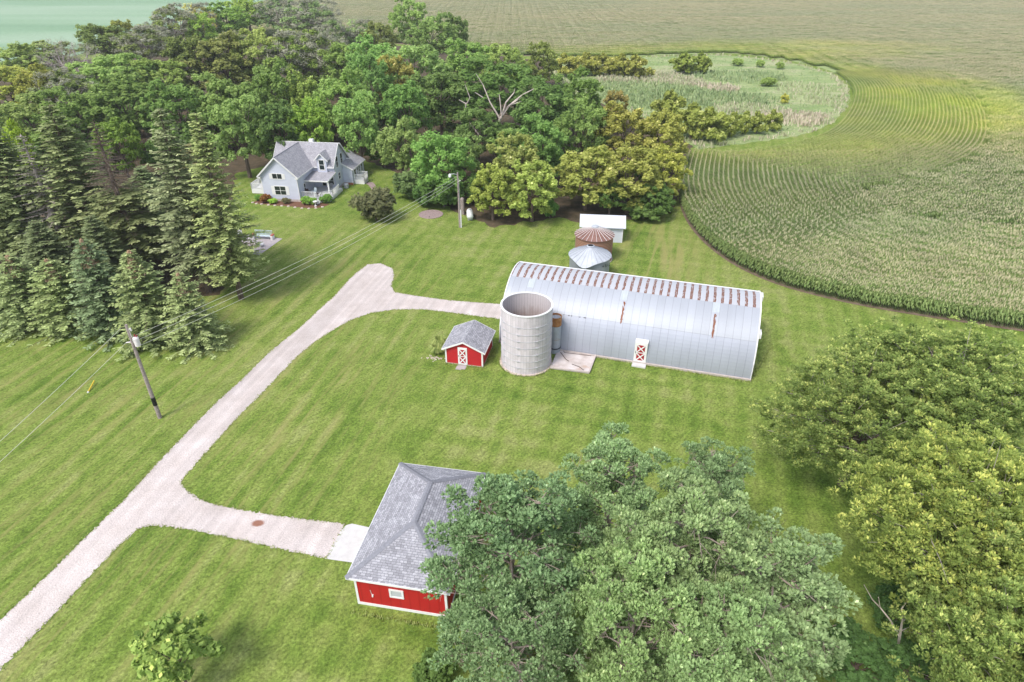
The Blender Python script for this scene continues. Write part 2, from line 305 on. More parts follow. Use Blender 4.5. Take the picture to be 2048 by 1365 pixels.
# ------------------------------------------------------------------ mesh helpers
def auto_uv(me):
    n = len(me.loops)
    uvl = me.uv_layers.new(name='UVMap') if not me.uv_layers else me.uv_layers[0]
    for p in me.polygons:
        nv = p.normal
        if abs(nv.z) > .995: h = Vector((1, 0, 0)); s = Vector((0, 1, 0))
        else:
            h = Vector((0, 0, 1)).cross(nv).normalized(); s = nv.cross(h)
        for li in p.loop_indices:
            v = me.vertices[me.loops[li].vertex_index].co
            uvl.data[li].uv = (v.dot(h), v.dot(s))
class MB:
    def __init__(s): s.v = []; s.f = []; s.uv = {}; s.tint = {}
    def face(s, pts, uv=None):
        i = len(s.v); s.v += [tuple(p) for p in pts]; s.f.append(tuple(range(i, i+len(pts))))
        if uv: s.uv[len(s.f)-1] = uv
        return s
    def box(s, x0, x1, y0, y1, z0, z1):
        i = len(s.v); s.v += [(x, y, z) for z in (z0, z1) for y in (y0, y1) for x in (x0, x1)]
        for q in ((0, 2, 3, 1), (4, 5, 7, 6), (0, 1, 5, 4), (2, 6, 7, 3), (0, 4, 6, 2), (1, 3, 7, 5)): s.f.append(tuple(i+k for k in q))
        return s
    def prism(s, poly, ext):
        """poly: planar ring of 3D points; ext: extrusion vector"""
        n = len(poly); i = len(s.v); e = Vector(ext)
        s.v += [tuple(p) for p in poly] + [tuple(Vector(p)+e) for p in poly]
        s.f.append(tuple(range(i, i+n))[::-1]); s.f.append(tuple(range(i+n, i+2*n)))
        for k in range(n): s.f.append((i+k, i+(k+1) % n, i+n+(k+1) % n, i+n+k))
        return s
    def beam(s, a, b, w, h=None, up=(0, 0, 1)):
        a, b = Vector(a), Vector(b); h = h or w; d = (b-a).normalized(); u = Vector(up)
        if abs(d.dot(u)) > .98: u = Vector((1, 0, 0))
        r = d.cross(u).normalized(); u2 = r.cross(d)
        ring = [a+r*x*w/2+u2*y*h/2 for x, y in ((-1, -1), (1, -1), (1, 1), (-1, 1))]
        return s.prism(ring, b-a)
    def tube(s, pts, radii, n=6, cap=True):
        pts = [Vector(p) for p in pts]; i0 = len(s.v); ref = Vector((.37, .21, .9)).normalized()
        if not hasattr(radii, '__len__'): radii = [radii]*len(pts)
        for k, p in enumerate(pts):
            d = (pts[min(k+1, len(pts)-1)]-pts[max(k-1, 0)]).normalized()
            r = d.cross(ref)
            if r.length < .05: r = d.cross(Vector((1, 0, 0)))
            r.normalize(); u = r.cross(d)
            for j in range(n):
                a = 2*math.pi*j/n; s.v.append(tuple(p+(r*math.cos(a)+u*math.sin(a))*radii[k]))
        for k in range(len(pts)-1):
            for j in range(n):
                a = i0+k*n+j; b = i0+k*n+(j+1) % n; s.f.append((a, b, b+n, a+n))
        if cap: s.f.append(tuple(i0+j for j in range(n))[::-1]); s.f.append(tuple(i0+(len(pts)-1)*n+j for j in range(n)))
        return s
    def lathe(s, prof, n=32, c=(0, 0), uvs=True, a0=0, a1=2*math.pi):
        """prof: list of (r, z)"""
        seg = n; L = 0; Ls = [0]
        for k in range(len(prof)-1): L += math.dist(prof[k], prof[k+1]); Ls.append(L)
        for k in range(len(prof)-1):
            for j in range(seg):
                t0 = a0+(a1-a0)*j/seg; t1 = a0+(a1-a0)*(j+1)/seg; (r0, z0), (r1, z1) = prof[k], prof[k+1]
                R = max(r0, r1)
                q = [(c[0]+r0*math.cos(t0), c[1]+r0*math.sin(t0), z0), (c[0]+r0*math.cos(t1), c[1]+r0*math.sin(t1), z0), (c[0]+r1*math.cos(t1), c[1]+r1*math.sin(t1), z1), (c[0]+r1*math.cos(t0), c[1]+r1*math.sin(t0), z1)]
                s.face(q, [(t0*R, Ls[k]), (t1*R, Ls[k]), (t1*R, Ls[k+1]), (t0*R, Ls[k+1])])
        return s
    def build(s, name, mat, parent=None, smooth=False, loc=None, rotz=0, uv=True, weld=False):
        me = bpy.data.meshes.new(name); me.from_pydata(s.v, [], s.f); me.validate(); me.update()
        if uv:
            auto_uv(me)
            if s.uv and len(me.polygons) == len(s.f):
                ul = me.uv_layers[0].data
                for fi, uvs in s.uv.items():
                    for li, q in zip(me.polygons[fi].loop_indices, uvs): ul[li].uv = q
        if weld:
            import bmesh
            bm = bmesh.new(); bm.from_mesh(me); bmesh.ops.remove_doubles(bm, verts=bm.verts, dist=1e-4); bm.to_mesh(me); bm.free()
        if smooth: me.polygons.foreach_set('use_smooth', [True]*len(me.polygons))
        me.materials.append(MATS[mat]); o = bpy.data.objects.new(name, me); COL.objects.link(o)
        if parent: o.parent = parent
        if loc: o.location = loc
        if rotz: o.rotation_euler.z = rotz
        return o
def npmesh(name, V, F, tint, mat):
    V = np.asarray(V, np.float32); F = np.asarray(F, np.int32); k = F.shape[1]
    me = bpy.data.meshes.new(name); me.vertices.add(len(V)); me.vertices.foreach_set('co', V.ravel())
    me.loops.add(F.size); me.loops.foreach_set('vertex_index', F.ravel())
    me.polygons.add(len(F)); me.polygons.foreach_set('loop_start', np.arange(0, F.size, k, dtype=np.int32)); me.polygons.foreach_set('loop_total', np.full(len(F), k, np.int32))
    me.update(calc_edges=True)
    a = me.attributes.new('tint', 'FLOAT', 'FACE'); a.data.foreach_set('value', np.clip(np.asarray(tint, np.float32), 0, 1))
    me.materials.append(MATS[mat]); return me
def empty(name, loc, rotz=0):
    o = bpy.data.objects.new(name, None); o.location = loc; o.rotation_euler.z = rotz; o.empty_display_size = .3; COL.objects.link(o); return o
def tag(o, label=None, cat=None, group=None, kind=None):
    if label: o['label'] = label
    if cat: o['category'] = cat
    if group: o['group'] = group
    if kind: o['kind'] = kind
    return o
def thing(name, label, cat, loc, rotz=0, group=None): return tag(empty(name, loc, rotz), label, cat, group)
def sheet(name, pts, z, mat, jitter=0, step=None, seed=1, loops=()):
    """flat ground sheet from a 2D ring; jitter roughens its edge"""
    rnd = random.Random(seed)
    if step:
        q = []
        for i in range(len(pts)):
            a = Vector(pts[i]); b = Vector(pts[(i+1) % len(pts)]); n = max(1, int((b-a).length/step)); nrm = Vector((-(b-a).y, (b-a).x)).normalized() if (b-a).length > 0 else Vector((0, 0))
            for k in range(n): q.append(tuple(a.lerp(b, k/n)+nrm*rnd.gauss(0, jitter)))
        pts = q
    vs = [Vector((x, y, 0)) for x, y in pts]; tri = tessellate_polygon([vs])
    m = MB(); m.v = [(x, y, z) for x, y in pts]
    for a, b, c in tri:
        A, B, C_ = m.v[a], m.v[b], m.v[c]
        m.f.append((a, b, c) if (B[0]-A[0])*(C_[1]-A[1])-(B[1]-A[1])*(C_[0]-A[0]) > 0 else (a, c, b))
    return tag(m.build(name, mat, uv=False), kind='structure')
def smooth_ring(pts, n=6, closed=True):
    """Catmull-Rom"""
    N = len(pts); out = []
    rng = range(N) if closed else range(N-1)
    for i in rng:
        g = lambda k: np.array(pts[k % N] if closed else pts[min(max(k, 0), N-1)], float)
        p0, p1, p2, p3 = g(i-1), g(i), g(i+1), g(i+2)
        for j in range(n):
            t_ = j/n
            out.append(tuple(.5*((2*p1)+(-p0+p2)*t_+(2*p0-5*p1+4*p2-p3)*t_**2+(-p0+3*p1-3*p2+p3)*t_**3)))
    if not closed: out.append(tuple(pts[-1]))
    return out

# ------------------------------------------------------------------ ground, fields, drive
m = MB(); m.face([(-1500, -300, 0), (1500, -300, 0), (1500, 3000, 0), (-1500, 3000, 0)]); tag(m.build('ground', 'lawn_grass', uv=False), kind='structure')
drv = [(-60, 1292), (0, 1240), (90, 1155), (180, 1066), (249, 999), (316, 925), (404, 834), (440, 798), (480, 763), (538, 705), (597, 658), (638, 620), (670, 591), (697, 561), (711, 547), (735, 529), (761, 527), (785, 537), (789, 550), (783, 573), (790, 585), (832, 592), (890, 600), (949, 605), (1010, 609), (1060, 614),
       (1060, 640), (1001, 639), (949, 632), (905, 626), (846, 619), (788, 620), (744, 626), (700, 641), (662, 663), (632, 682), (597, 711), (559, 749), (524, 787), (480, 830), (434, 881), (381, 940), (365, 959), (362, 969), (378, 984), (399, 999), (430, 1010), (500, 1023), (560, 1032), (620, 1040), (690, 1048),
       (668, 1090), (652, 1117), (600, 1107), (540, 1094), (470, 1078), (400, 1064), (340, 1054), (300, 1051), (275, 1058), (240, 1090), (180, 1152), (110, 1228), (0, 1340), (-60, 1400)]
sheet('driveway', [G(*p) for p in drv], .006, 'gravel', .045, .11, 3)
sheet('concrete_pad', [G(*p) for p in ((650, 1118), (668, 1088), (682, 1062), (692, 1051), (704, 1048), (760, 1060), (735, 1130))], .012, 'concrete')
woods_px = [(-200, 560), (-200, 150), (150, 122), (420, 100), (560, 80), (760, 90), (900, 100), (1080, 122), (1130, 170), (1200, 190), (1300, 215), (1385, 262), (1383, 330), (1362, 385), (1340, 425), (1270, 438), (1165, 448), (1120, 436), (1050, 445), (990, 456), (945, 436), (900, 418), (855, 384), (800, 348), (730, 322), (640, 320), (560, 325), (470, 348), (460, 420), (440, 520), (440, 590), (200, 600)]
sheet('woods_floor', [G(*p) for p in woods_px], .008, 'woods_soil', .25, .8, 5)
slough_px = [(1120, 118), (1300, 114), (1440, 110), (1520, 117), (1600, 130), (1660, 147), (1690, 167), (1700, 190), (1692, 217), (1665, 247), (1620, 266), (1560, 278), (1480, 288), (1400, 300), (1300, 240), (1150, 190), (1080, 130)]
sheet('meadow', [G(*p) for p in slough_px], .012, 'meadow', .3, 1.5, 6)
soy = [(-1400, 215), G(-60, 175), G(120, 118), G(240, 92), G(560, -2), (-215, 1600), (-1400, 1600)]
sheet('soybean_field', soy, .03, 'soybean')

# corn boundary (the field lies to the right of the walk from the house woods, round the slough, to the lower right)
B_px = [(243, 97, 0), (330, 96, 0), (440, 86, 0), (560, 74, 0), (660, 74, 0), (760, 84, 0), (860, 96, 0), (960, 107, 0), (1060, 113, 0), (1150, 116, 0), (1300, 112, 0), (1440, 107, 0), (1520, 113, 0), (1600, 126, 0), (1662, 143, 0), (1695, 165, 0), (1707, 190, 0), (1698, 215, 1.5), (1668, 243, 2.1), (1620, 263, 2.1), (1560, 276, 2.1), (1480, 286, 2.1), (1410, 293, 2.1), (1378, 303, 1.5), (1369, 330, .5), (1361, 360, 0), (1357, 392, 0), (1366, 430, 0), (1392, 470, 0), (1432, 507, 0), (1480, 538, 0), (1540, 565, 0), (1600, 584, 0), (1700, 608, 0), (1800, 626, 0), (1920, 645, 0), (2048, 664, 0), (2250, 690, 0), (2600, 740, 0)]
B = [G(x, y, z) for x, y, z in B_px]; B = smooth_ring(B, 8, False)
B = [(-142, 1400)]+[(-142, 900)]+B if False else B
Bs = np.array(B)
# resample evenly
seg = np.linalg.norm(np.diff(Bs, axis=0), axis=1); cum = np.concatenate([[0], np.cumsum(seg)]); L = np.arange(0, cum[-1], .8)
Bs = np.stack([np.interp(L, cum, Bs[:, 0]), np.interp(L, cum, Bs[:, 1])], 1)
for _ in range(6): Bs[1:-1] = (Bs[:-2]+2*Bs[1:-1]+Bs[2:])/4
ring = [tuple(p) for p in Bs[::2]]+[(700, 20), (1400, 20), (1400, 1600), (-213, 1600), G(562, 0)]
sheet('corn_soil', ring, .02, 'corn_soil')
strip = Bs.copy(); tg = np.gradient(strip, axis=0); tg /= np.linalg.norm(tg, axis=1)[:, None]; nr = np.stack([-tg[:, 1], tg[:, 0]], 1)   # left of the walk = into the field
if True:
    sgn = 1.0 if np.dot(nr[len(nr)//2], np.array([1, .2])) > 0 else 1.0
def sdf_inside(Q):
    """signed: True where point lies in the field (polygon test)"""
    R = np.array(ring); x, y = Q[:, 0], Q[:, 1]; ins = np.zeros(len(Q), bool); j = len(R)-1
    for i in range(len(R)):
        c = ((R[i, 1] > y) != (R[j, 1] > y)); xx = (R[j, 0]-R[i, 0])*(y-R[i, 1])/(R[j, 1]-R[i, 1]+1e-12)+R[i, 0]
        ins ^= c & (x < xx); j = i
    return ins
def in_view(Q, z=1.5, mx=140, my=60):
    c, s = math.cos(PITCH), math.sin(PITCH)
    d = Q[:, 1]*c-(z-CAM_H)*s; v = Q[:, 1]*s+(z-CAM_H)*c
    px = 1024+FPX*Q[:, 0]/d; py = 682.5-FPX*v/d
    return (d > 1) & (px > -mx) & (px < 2048+mx) & (py > -my) & (py < 1365+my)
rng = np.random.default_rng(4)
test = Bs[len(Bs)//2]+nr[len(Bs)//2]*2
if not sdf_inside(test[None])[0]: nr = -nr
rows = []; MAXOFF = 27.0
fineL = np.arange(0, L[-1], .2); FB = np.stack([np.interp(fineL, L, Bs[:, 0]), np.interp(fineL, L, Bs[:, 1])], 1); FN = np.stack([np.interp(fineL, L, nr[:, 0]), np.interp(fineL, L, nr[:, 1])], 1); FN /= np.linalg.norm(FN, axis=1)[:, None]
d = .45
while d < MAXOFF:
    Pn = FB+FN*d
    st = np.linalg.norm(np.diff(Pn, axis=0), axis=1); cu = np.concatenate([[0], np.cumsum(st)])
    a = np.arange(rng.random(), cu[-1], 1.15); Q = np.stack([np.interp(a, cu, Pn[:, 0]), np.interp(a, cu, Pn[:, 1])], 1)
    tq = np.stack([np.interp(a, cu[:-1], np.diff(Pn[:, 0])/np.maximum(st, 1e-6)), np.interp(a, cu[:-1], np.diff(Pn[:, 1])/np.maximum(st, 1e-6))], 1)
    k = in_view(Q) & (Q[:, 1] < 215); Q = Q[k]; tq = tq[k]
    if len(Q):
        md = np.full(len(Q), 1e9)
        for i in range(0, len(Bs), 200): md = np.minimum(md, np.linalg.norm(Q[:, None]-Bs[None, i:i+200], axis=2).min(1))
        k = (md > d-.12); Q = Q[k]; tq = tq[k]
        if len(Q): rows.append(np.column_stack([Q, np.arctan2(tq[:, 1], tq[:, 0]), np.zeros(len(Q)), np.where(Q[:, 1] > 118, min(1, .36+.035*d), 1.0)]))
    d += .78
rows = np.concatenate(rows)
# deeper in the field: patches of four rows
ux, uy = np.meshgrid(np.arange(-330, 760, 4.0), np.arange(50, 640, 3.1)); Q = np.column_stack([ux.ravel(), uy.ravel()])
Q = Q[in_view(Q, mx=200, my=20)]; Q = Q[sdf_inside(Q)]
md = np.full(len(Q), 1e9)
for i in range(0, len(Bs), 60): md = np.minimum(md, np.linalg.norm(Q[:, None]-Bs[None, i:i+60], axis=2).min(1))
k = ((md > MAXOFF+.9) | (Q[:, 1] > 214)) & (md > 1.7); Q = Q[k]; md = md[k]
far = np.column_stack([Q+rng.normal(0, .15, Q.shape), rng.normal(.28, .04, len(Q))+math.pi*rng.integers(0, 2, len(Q)), np.full(len(Q), 2.0), np.where((md < 14) & (Q[:, 1] > 118), .40+.043*md, 1.0)])
print('corn rows', len(rows), 'patches', len(far))

def corn_mesh(name, lenx, nrow, seed, dens=.165, nl=8, wide=1.0):
    r = np.random.default_rng(seed); V = []; F = []; T = []
    def quad(a, b, c_, d_, tt):
        i = len(V); V.extend((a, b, c_, d_)); F.append((i, i+1, i+2, i+3)); T.append(tt)
    for row in range(nrow):
        y0 = (row-(nrow-1)/2)*.776
        for x0 in np.arange(-lenx/2, lenx/2, dens):
            bx, by = x0+r.normal(0, .03), y0+r.normal(0, .05); h = r.uniform(1.95, 2.3)
            quad(np.array([bx-.02, by, 0]), np.array([bx+.02, by, 0]), np.array([bx+.015, by, h]), np.array([bx-.015, by, h]), .3)
            for k_ in range(nl):
                z = h*(.30+.62*k_/nl)+r.normal(0, .04); a = r.normal(math.pi/2, .55)+(math.pi if k_ % 2 else 0); dr = np.array([math.cos(a), math.sin(a), 0]); sd_ = np.array([-dr[1], dr[0], 0])*.045*wide
                ln = r.uniform(.45, .75)*(1 if k_ < nl-1 else .7); p0 = np.array([bx, by, z]); p1 = p0+dr*ln*.5+np.array([0, 0, .24]); p2 = p0+dr*ln+np.array([0, 0, r.uniform(-.15, .1)])
                tt = r.uniform(.15, .7)
                quad(p0-sd_*.6, p0+sd_*.6, p1+sd_, p1-sd_, tt); quad(p1-sd_, p1+sd_, p2+sd_*.3, p2-sd_*.3, tt)
            for k_ in range(3):
                a = r.uniform(0, 6.28); tip = np.array([bx+.13*math.cos(a), by+.13*math.sin(a), h+r.uniform(.2, .32)]); sd_ = np.array([-math.sin(a), math.cos(a), 0])*.018*wide
                b0 = np.array([bx, by, h-.02]); quad(b0-sd_, b0+sd_, tip+sd_*.7, tip-sd_*.7, r.uniform(.78, 1))
    return npmesh(name, V, F, T, 'corn_leaf')
src = []
for nm, args in (('corn_row', (1.25, 1, 1, .165, 9, 1.35)), ('corn_row', (1.25, 1, 2, .165, 9, 1.35)), ('corn_patch', (4.3, 4, 3, .22, 6, 2.0)), ('corn_patch', (4.3, 4, 4, .22, 6, 2.0))):
    src.append(bpy.data.objects.new(nm, corn_mesh(nm, *args)))
allp = np.concatenate([rows, far]); allp[:, 3] += rng.integers(0, 2, len(allp))
me = bpy.data.meshes.new('cornfield'); me.vertices.add(len(allp)); me.vertices.foreach_set('co', np.column_stack([allp[:, :2], np.full(len(allp), .02)]).astype(np.float32).ravel())
for nm, data, ty in (('rot', allp[:, 2], 'FLOAT'), ('scl', rng.uniform(.9, 1.08, len(allp))*allp[:, 4], 'FLOAT'), ('idx', allp[:, 3], 'INT')):
    at = me.attributes.new(nm, ty, 'POINT'); at.data.foreach_set('value', data.astype(np.int32 if ty == 'INT' else np.float32))
field = bpy.data.objects.new('cornfield', me); COL.objects.link(field); tag(field, 'tall tasselled green corn in curving rows around the slough and the farmyard', 'cornfield', None, 'stuff')
ng = bpy.data.node_groups.new('scatter', 'GeometryNodeTree'); ng.interface.new_socket('Geometry', in_out='INPUT', socket_type='NodeSocketGeometry'); ng.interface.new_socket('Geometry', in_out='OUTPUT', socket_type='NodeSocketGeometry')
gi = ng.nodes.new('NodeGroupInput'); go = ng.nodes.new('NodeGroupOutput'); iop = ng.nodes.new('GeometryNodeInstanceOnPoints'); g2i = ng.nodes.new('GeometryNodeGeometryToInstance')
for o in reversed(src):
    oi = ng.nodes.new('GeometryNodeObjectInfo'); oi.inputs['Object'].default_value = o; oi.transform_space = 'ORIGINAL'; ng.links.new(oi.outputs['Geometry'], g2i.inputs[0])
def named(n_, ty):
    a_ = ng.nodes.new('GeometryNodeInputNamedAttribute'); a_.data_type = ty; a_.inputs[0].default_value = n_; return a_.outputs[0]
cx = ng.nodes.new('ShaderNodeCombineXYZ'); ng.links.new(named('rot', 'FLOAT'), cx.inputs[2]); cs = ng.nodes.new('ShaderNodeCombineXYZ'); cs.inputs[0].default_value = 1; cs.inputs[1].default_value = 1; ng.links.new(named('scl', 'FLOAT'), cs.inputs[2])
ng.links.new(gi.outputs[0], iop.inputs['Points']); ng.links.new(g2i.outputs[0], iop.inputs['Instance']); iop.inputs['Pick Instance'].default_value = True
ng.links.new(named('idx', 'INT'), iop.inputs['Instance Index']); ng.links.new(cx.outputs[0], iop.inputs['Rotation']); ng.links.new(cs.outputs[0], iop.inputs['Scale']); ng.links.new(iop.outputs[0], go.inputs[0])
field.modifiers.new('scatter', 'NODES').node_group = ng

# long grass left by the mower along the gravel and round the buildings
er = np.random.default_rng(21); dr_ = np.array([G(*p) for p in drv]); V = []; T = []
def tufts(a, b, dens, spread, h0, side=0):
    n = int(np.linalg.norm(b-a)*dens); d = (b-a)/max(1e-6, np.linalg.norm(b-a)); nn = np.array([-d[1], d[0]])
    for _ in range(n):
        p = a+(b-a)*er.random()+nn*(er.normal(0, spread)+side)
        for q in range(3):
            an = er.uniform(0, 6.28); c_, s_ = math.cos(an), math.sin(an); h_ = h0*er.uniform(.5, 1.5); w_ = .03; bx, by = p+er.normal(0, .05, 2)
            V.extend([(bx-s_*w_, by+c_*w_, 0), (bx+s_*w_, by-c_*w_, 0), (bx+c_*h_*.6+s_*w_*.5, by+s_*h_*.6-c_*w_*.5, h_), (bx+c_*h_*.6-s_*w_*.5, by+s_*h_*.6+c_*w_*.5, h_)]); T.append(er.random())
for i in range(len(dr_)-1):
    if dr_[i][1] < 80: tufts(dr_[i], dr_[i+1], 18, .06, .045)
bq = [np.array(G(*p)) for p in ((1192, 713), (1500, 763))]; tufts(bq[0], bq[1], 26, .08, .12, -.2)
bq = [np.array(G(*p)) for p in ((1500, 763), (1545, 690))]; tufts(bq[0], bq[1], 20, .08, .12)
for a_, b_ in (((888, 727), (967, 737)), ((967, 737), (987, 694)), ((706, 1226), (905, 1262))): tufts(np.array(G(*a_)), np.array(G(*b_)), 24, .06, .10)
for k in range(24): a0 = 2*math.pi*k/24; a1 = a0+2*math.pi/24; tufts(np.array([1.35+2.55*math.cos(a0), 51.3+2.55*math.sin(a0)]), np.array([1.35+2.55*math.cos(a1), 51.3+2.55*math.sin(a1)]), 22, .05, .12)
gm_ = npmesh('edge_grass', np.array(V), np.arange(len(V)).reshape(-1, 4), T, 'lawn_blade'); go_ = bpy.data.objects.new('edge_grass', gm_); COL.objects.link(go_); tag(go_, 'longer grass along the gravel edges and building bases', 'grass', None, 'stuff')

# ------------------------------------------------------------------ quonset barn
bang = math.radians(-16.5)            # local +x runs from the left end to the right end
bo = G(1500, 762); ca, sa = math.cos(bang), math.sin(bang)
barn = thing('quonset_barn', 'long arched metal barn with rust-streaked crown panels beside the concrete silo', 'barn', (bo[0]-BL*ca, bo[1]-BL*sa, 0), bang)
def arch(phi, r=BR): return (BR-r*math.cos(phi), r*math.sin(phi)+.22)
m = MB(); NA = 50
for k in range(NA):
    p0, p1 = math.pi*k/NA, math.pi*(k+1)/NA; (y0, z0), (y1, z1) = arch(p0), arch(p1)
    m.face([(0, y0, z0), (BL, y0, z0), (BL, y1, z1), (0, y1, z1)], [(BL, BR*p0), (0, BR*p0), (0, BR*p1), (BL, BR*p1)])
m.build('shell', 'barn_metal', barn)
m = MB(); m.box(-.05, BL+.05, -.14, 2*BR+.14, 0, .22); m.build('foundation', 'foundation', barn)
for x in (.02, BL-.06):
    m = MB(); m.prism([(x, *arch(math.pi*k/24, BR-.02)) for k in range(25)], (.04, 0, 0)); m.build('end_wall', 'barn_metal', barn)
for x in (-.04, BL-.04):
    m = MB()
    for k in range(24): m.beam((x+.04, *arch(math.pi*k/24, BR+.04)), (x+.04, *arch(math.pi*(k+1)/24, BR+.04)), .10, .06)
    m.build('end_trim', 'white_paint', barn)
m = MB(); yz = arch(math.radians(108), BR+.03); m.beam((0, *yz), (BL, *yz), .14, .04); m.build('ridge_flashing', 'white_paint', barn)
for ph in (96, 46): y, z = arch(math.radians(ph), BR+.02); m = MB(); m.box(BL+.07, BL+.26, y-.3, y+.6, z-.55, z-.05); m.build('flashing_tab', 'white_paint', barn)
for xr in (21.45, 12.4, 3.7):                                       # distance from the right end
    x0 = BL-(math.floor(xr/SEAM)+1)*SEAM; m = MB()
    for k in range(6):
        pa, pb = math.radians(60+12*k/6), math.radians(60+12*(k+1)/6); (y0, z0), (y1, z1) = arch(pa, BR+.012), arch(pb, BR+.012)
        m.face([(x0+.03, y0, z0), (x0+SEAM-.03, y0, z0), (x0+SEAM-.03, y1, z1), (x0+.03, y1, z1)])
    m.build('skylight', 'skylight_panel', barn)
def xdoor(parent, x0, x1, z0, z1, y, name='door'):
    """white framed plank door with two red X panels, facing -y"""
    f = MB(); f.box(x0, x1, y-.05, y, z0, z1); dob = f.build(name, 'white_paint', parent)
    wv_ = x1-x0; hh = z1-z0; mx_ = wv_*.17; pan = MB(); xs = MB()
    for i in range(2):
        a = z0+hh*(.09+.42*i); b = a+hh*.37; pan.box(x0+mx_, x1-mx_, y-.06, y-.045, a, b)
        for s_ in (0, 1): xs.beam((x0+mx_, y-.075, a if s_ else b), (x1-mx_, y-.075, b if s_ else a), .02+.03*(s_), .10, up=(0, 0, 1))
    pan.build('door_panel', 'dark_red' if name == 'door' else 'dark_red', dob); xs.build('cross_brace', 'white_vinyl', dob)
    k_ = MB(); k_.box(x0+.07, x0+.11, y-.10, y-.05, z0+hh*.45, z0+hh*.55); k_.build('handle', 'black', dob)
    return dob
dx = BL-10.1
doghouse = MB(); doghouse.prism([(dx-.6, -.06, .22), (dx-.6, .62, 2.45), (dx-.6, -.02, 2.45)], (1.2, 0, 0)); doghouse.build('door_surround', 'white_paint', barn)
xdoor(barn, dx-.56, dx+.56, .24, 2.35, -.06)
m = MB(); m.box(dx-.65, dx+.65, -.75, -.145, 0, .14); m.build('doorstep', 'concrete', barn)
# slab with curb beside the silo
q = [G(*p) for p in ((1100, 738), (1178, 748), (1192, 711), (1117, 699))]
slab = thing('concrete_slab', 'low stained concrete slab with a raised curb between silo and barn', 'slab', (q[0][0], q[0][1], 0))
L2 = lambda p: (p[0]-q[0][0], p[1]-q[0][1])
ql = [L2(p) for p in q]; m = MB(); m.prism([(x, y, 0) for x, y in ql], (0, 0, .13)); m.build('slab', 'slab_pinkish', slab)
m = MB()
for a, b in ((0, 1), (1, 2), (2, 3)): m.beam((*ql[a], .17), (*ql[b], .17), .14, .12)
m.build('curb', 'foundation', slab)
m = MB(); li = lambda u_, v_: tuple(np.array(ql[0])*(1-u_)*(1-v_)+np.array(ql[1])*u_*(1-v_)+np.array(ql[2])*u_*v_+np.array(ql[3])*(1-u_)*v_)
for pts in ([(.12, .95), (.2, .82), (.55, .84), (.9, .86)], [(.1, .8), (.3, .5), (.4, .42)], [(.5, .3), (.7, .22), (.85, .08)]):
    m.tube([(*li(*p), .15) for p in pts], .03, 5)
m.build('iron_pipe', 'dark_wood', slab)

# ------------------------------------------------------------------ concrete stave silo
SR = 2.37; silo = thing('concrete_silo', 'open-topped pale concrete stave silo with hoops beside the barn', 'silo', (1.35, 51.3, 0))
m = MB(); m.lathe([(SR, 0), (SR, 6.2)], 56); m.build('wall', 'silo_staves', silo, smooth=True)
m = MB(); m.lathe([(SR-.1, 6.2), (SR-.1, 0.3)], 56); m.build('inner_wall', 'silo_inside', silo, smooth=True)
m = MB(); m.lathe([(SR, 6.2), (SR+.05, 6.2), (SR+.05, 6.28), (SR-.13, 6.28), (SR-.13, 6.2), (SR-.1, 6.2)], 56); m.build('rim', 'white_paint', silo)
m = MB(); m.lathe([(.01, .45), (SR-.1, .3)], 32); m.build('silo_floor', 'woods_soil', silo)
for z in (.75, 1.45, 2.15, 2.9, 3.6, 4.3, 5.05):
    m = MB(); m.lathe([(SR+.005, z-.02), (SR+.03, z-.012), (SR+.03, z+.012), (SR+.005, z+.02)], 48); 
    for aa in (-1.9, -1.2, -2.6): m.box(SR*math.cos(aa)-.14, SR*math.cos(aa)+.14, (SR+.03)*math.sin(aa)-.04, (SR+.03)*math.sin(aa)+.03, z-.03, z+.05)
    m.build('hoop', 'grey_paint', silo)
m = MB(); m.lathe([(SR+.16, 0), (SR+.16, .10), (SR, .12)], 48); m.build('footing', 'stone_edge', silo)
rnd = random.Random(8); m = MB()
for k in range(26):
    a = rnd.uniform(0, 6.28); r_ = rnd.uniform(.2, 2.0); m.tube([(r_*math.cos(a), r_*math.sin(a), .35), (r_*math.cos(a)+rnd.gauss(0, .3), r_*math.sin(a)+rnd.gauss(0, .3), rnd.uniform(1.2, 3.6))], [.03, .008], 4)
m.build('dead_stalk', 'deadwood', silo)
tube = thing('feed_tube', 'narrow corrugated steel cylinder with a rusty top standing behind the silo', 'metal cylinder', (4.2, 53.15, 0))
m = MB(); m.lathe([(.55, 0), (.55, 3.05)], 24); m.build('wall', 'corrugated', tube, smooth=True)
m = MB(); m.lathe([(.565, 3.05), (.565, 4.0), (.53, 4.0), (.53, 3.05)], 24); m.build('rusty_collar', 'rust_orange', tube, smooth=True)
m = MB(); m.lathe([(.01, 3.9), (.53, 3.82)], 24); m.build('cap', 'grey_paint', tube)
m = MB(); m.lathe([(.555, .5), (.59, .52), (.59, .6), (.555, .62)], 24); m.build('band', 'black', tube)

# ------------------------------------------------------------------ red garden shed
sh = thing('garden_shed', 'small red gabled shed with white trim and grey shingles beside the silo', 'shed', (*G(892, 726), 0), math.radians(-12))
W_, D_, E_, R_ = 3.65, 3.85, 1.75, 2.62
m = MB(); m.prism([(0, 0, .08), (W_, 0, .08), (W_, 0, E_), (W_/2, 0, R_-.08), (0, 0, E_)], (0, D_, 0)); m.build('wall', 'red_siding', sh)
m = MB(); m.box(-.03, W_+.03, -.03, D_+.03, 0, .08); m.build('base', 'foundation', sh)
m = MB(); ov = .28; sl_ = (R_-E_)/(W_/2)
for s_ in (0, 1):
    f = (lambda x: x) if not s_ else (lambda x: W_-x)
    ring_ = [(f(-ov), -.2, E_-sl_*ov), (f(W_/2), -.2, R_), (f(W_/2), -.2, R_+.07), (f(-ov), -.2, E_-sl_*ov+.07)]
    m.prism(ring_, (0, D_+.4, 0))
m.build('roof', 'grey_shingle', sh)
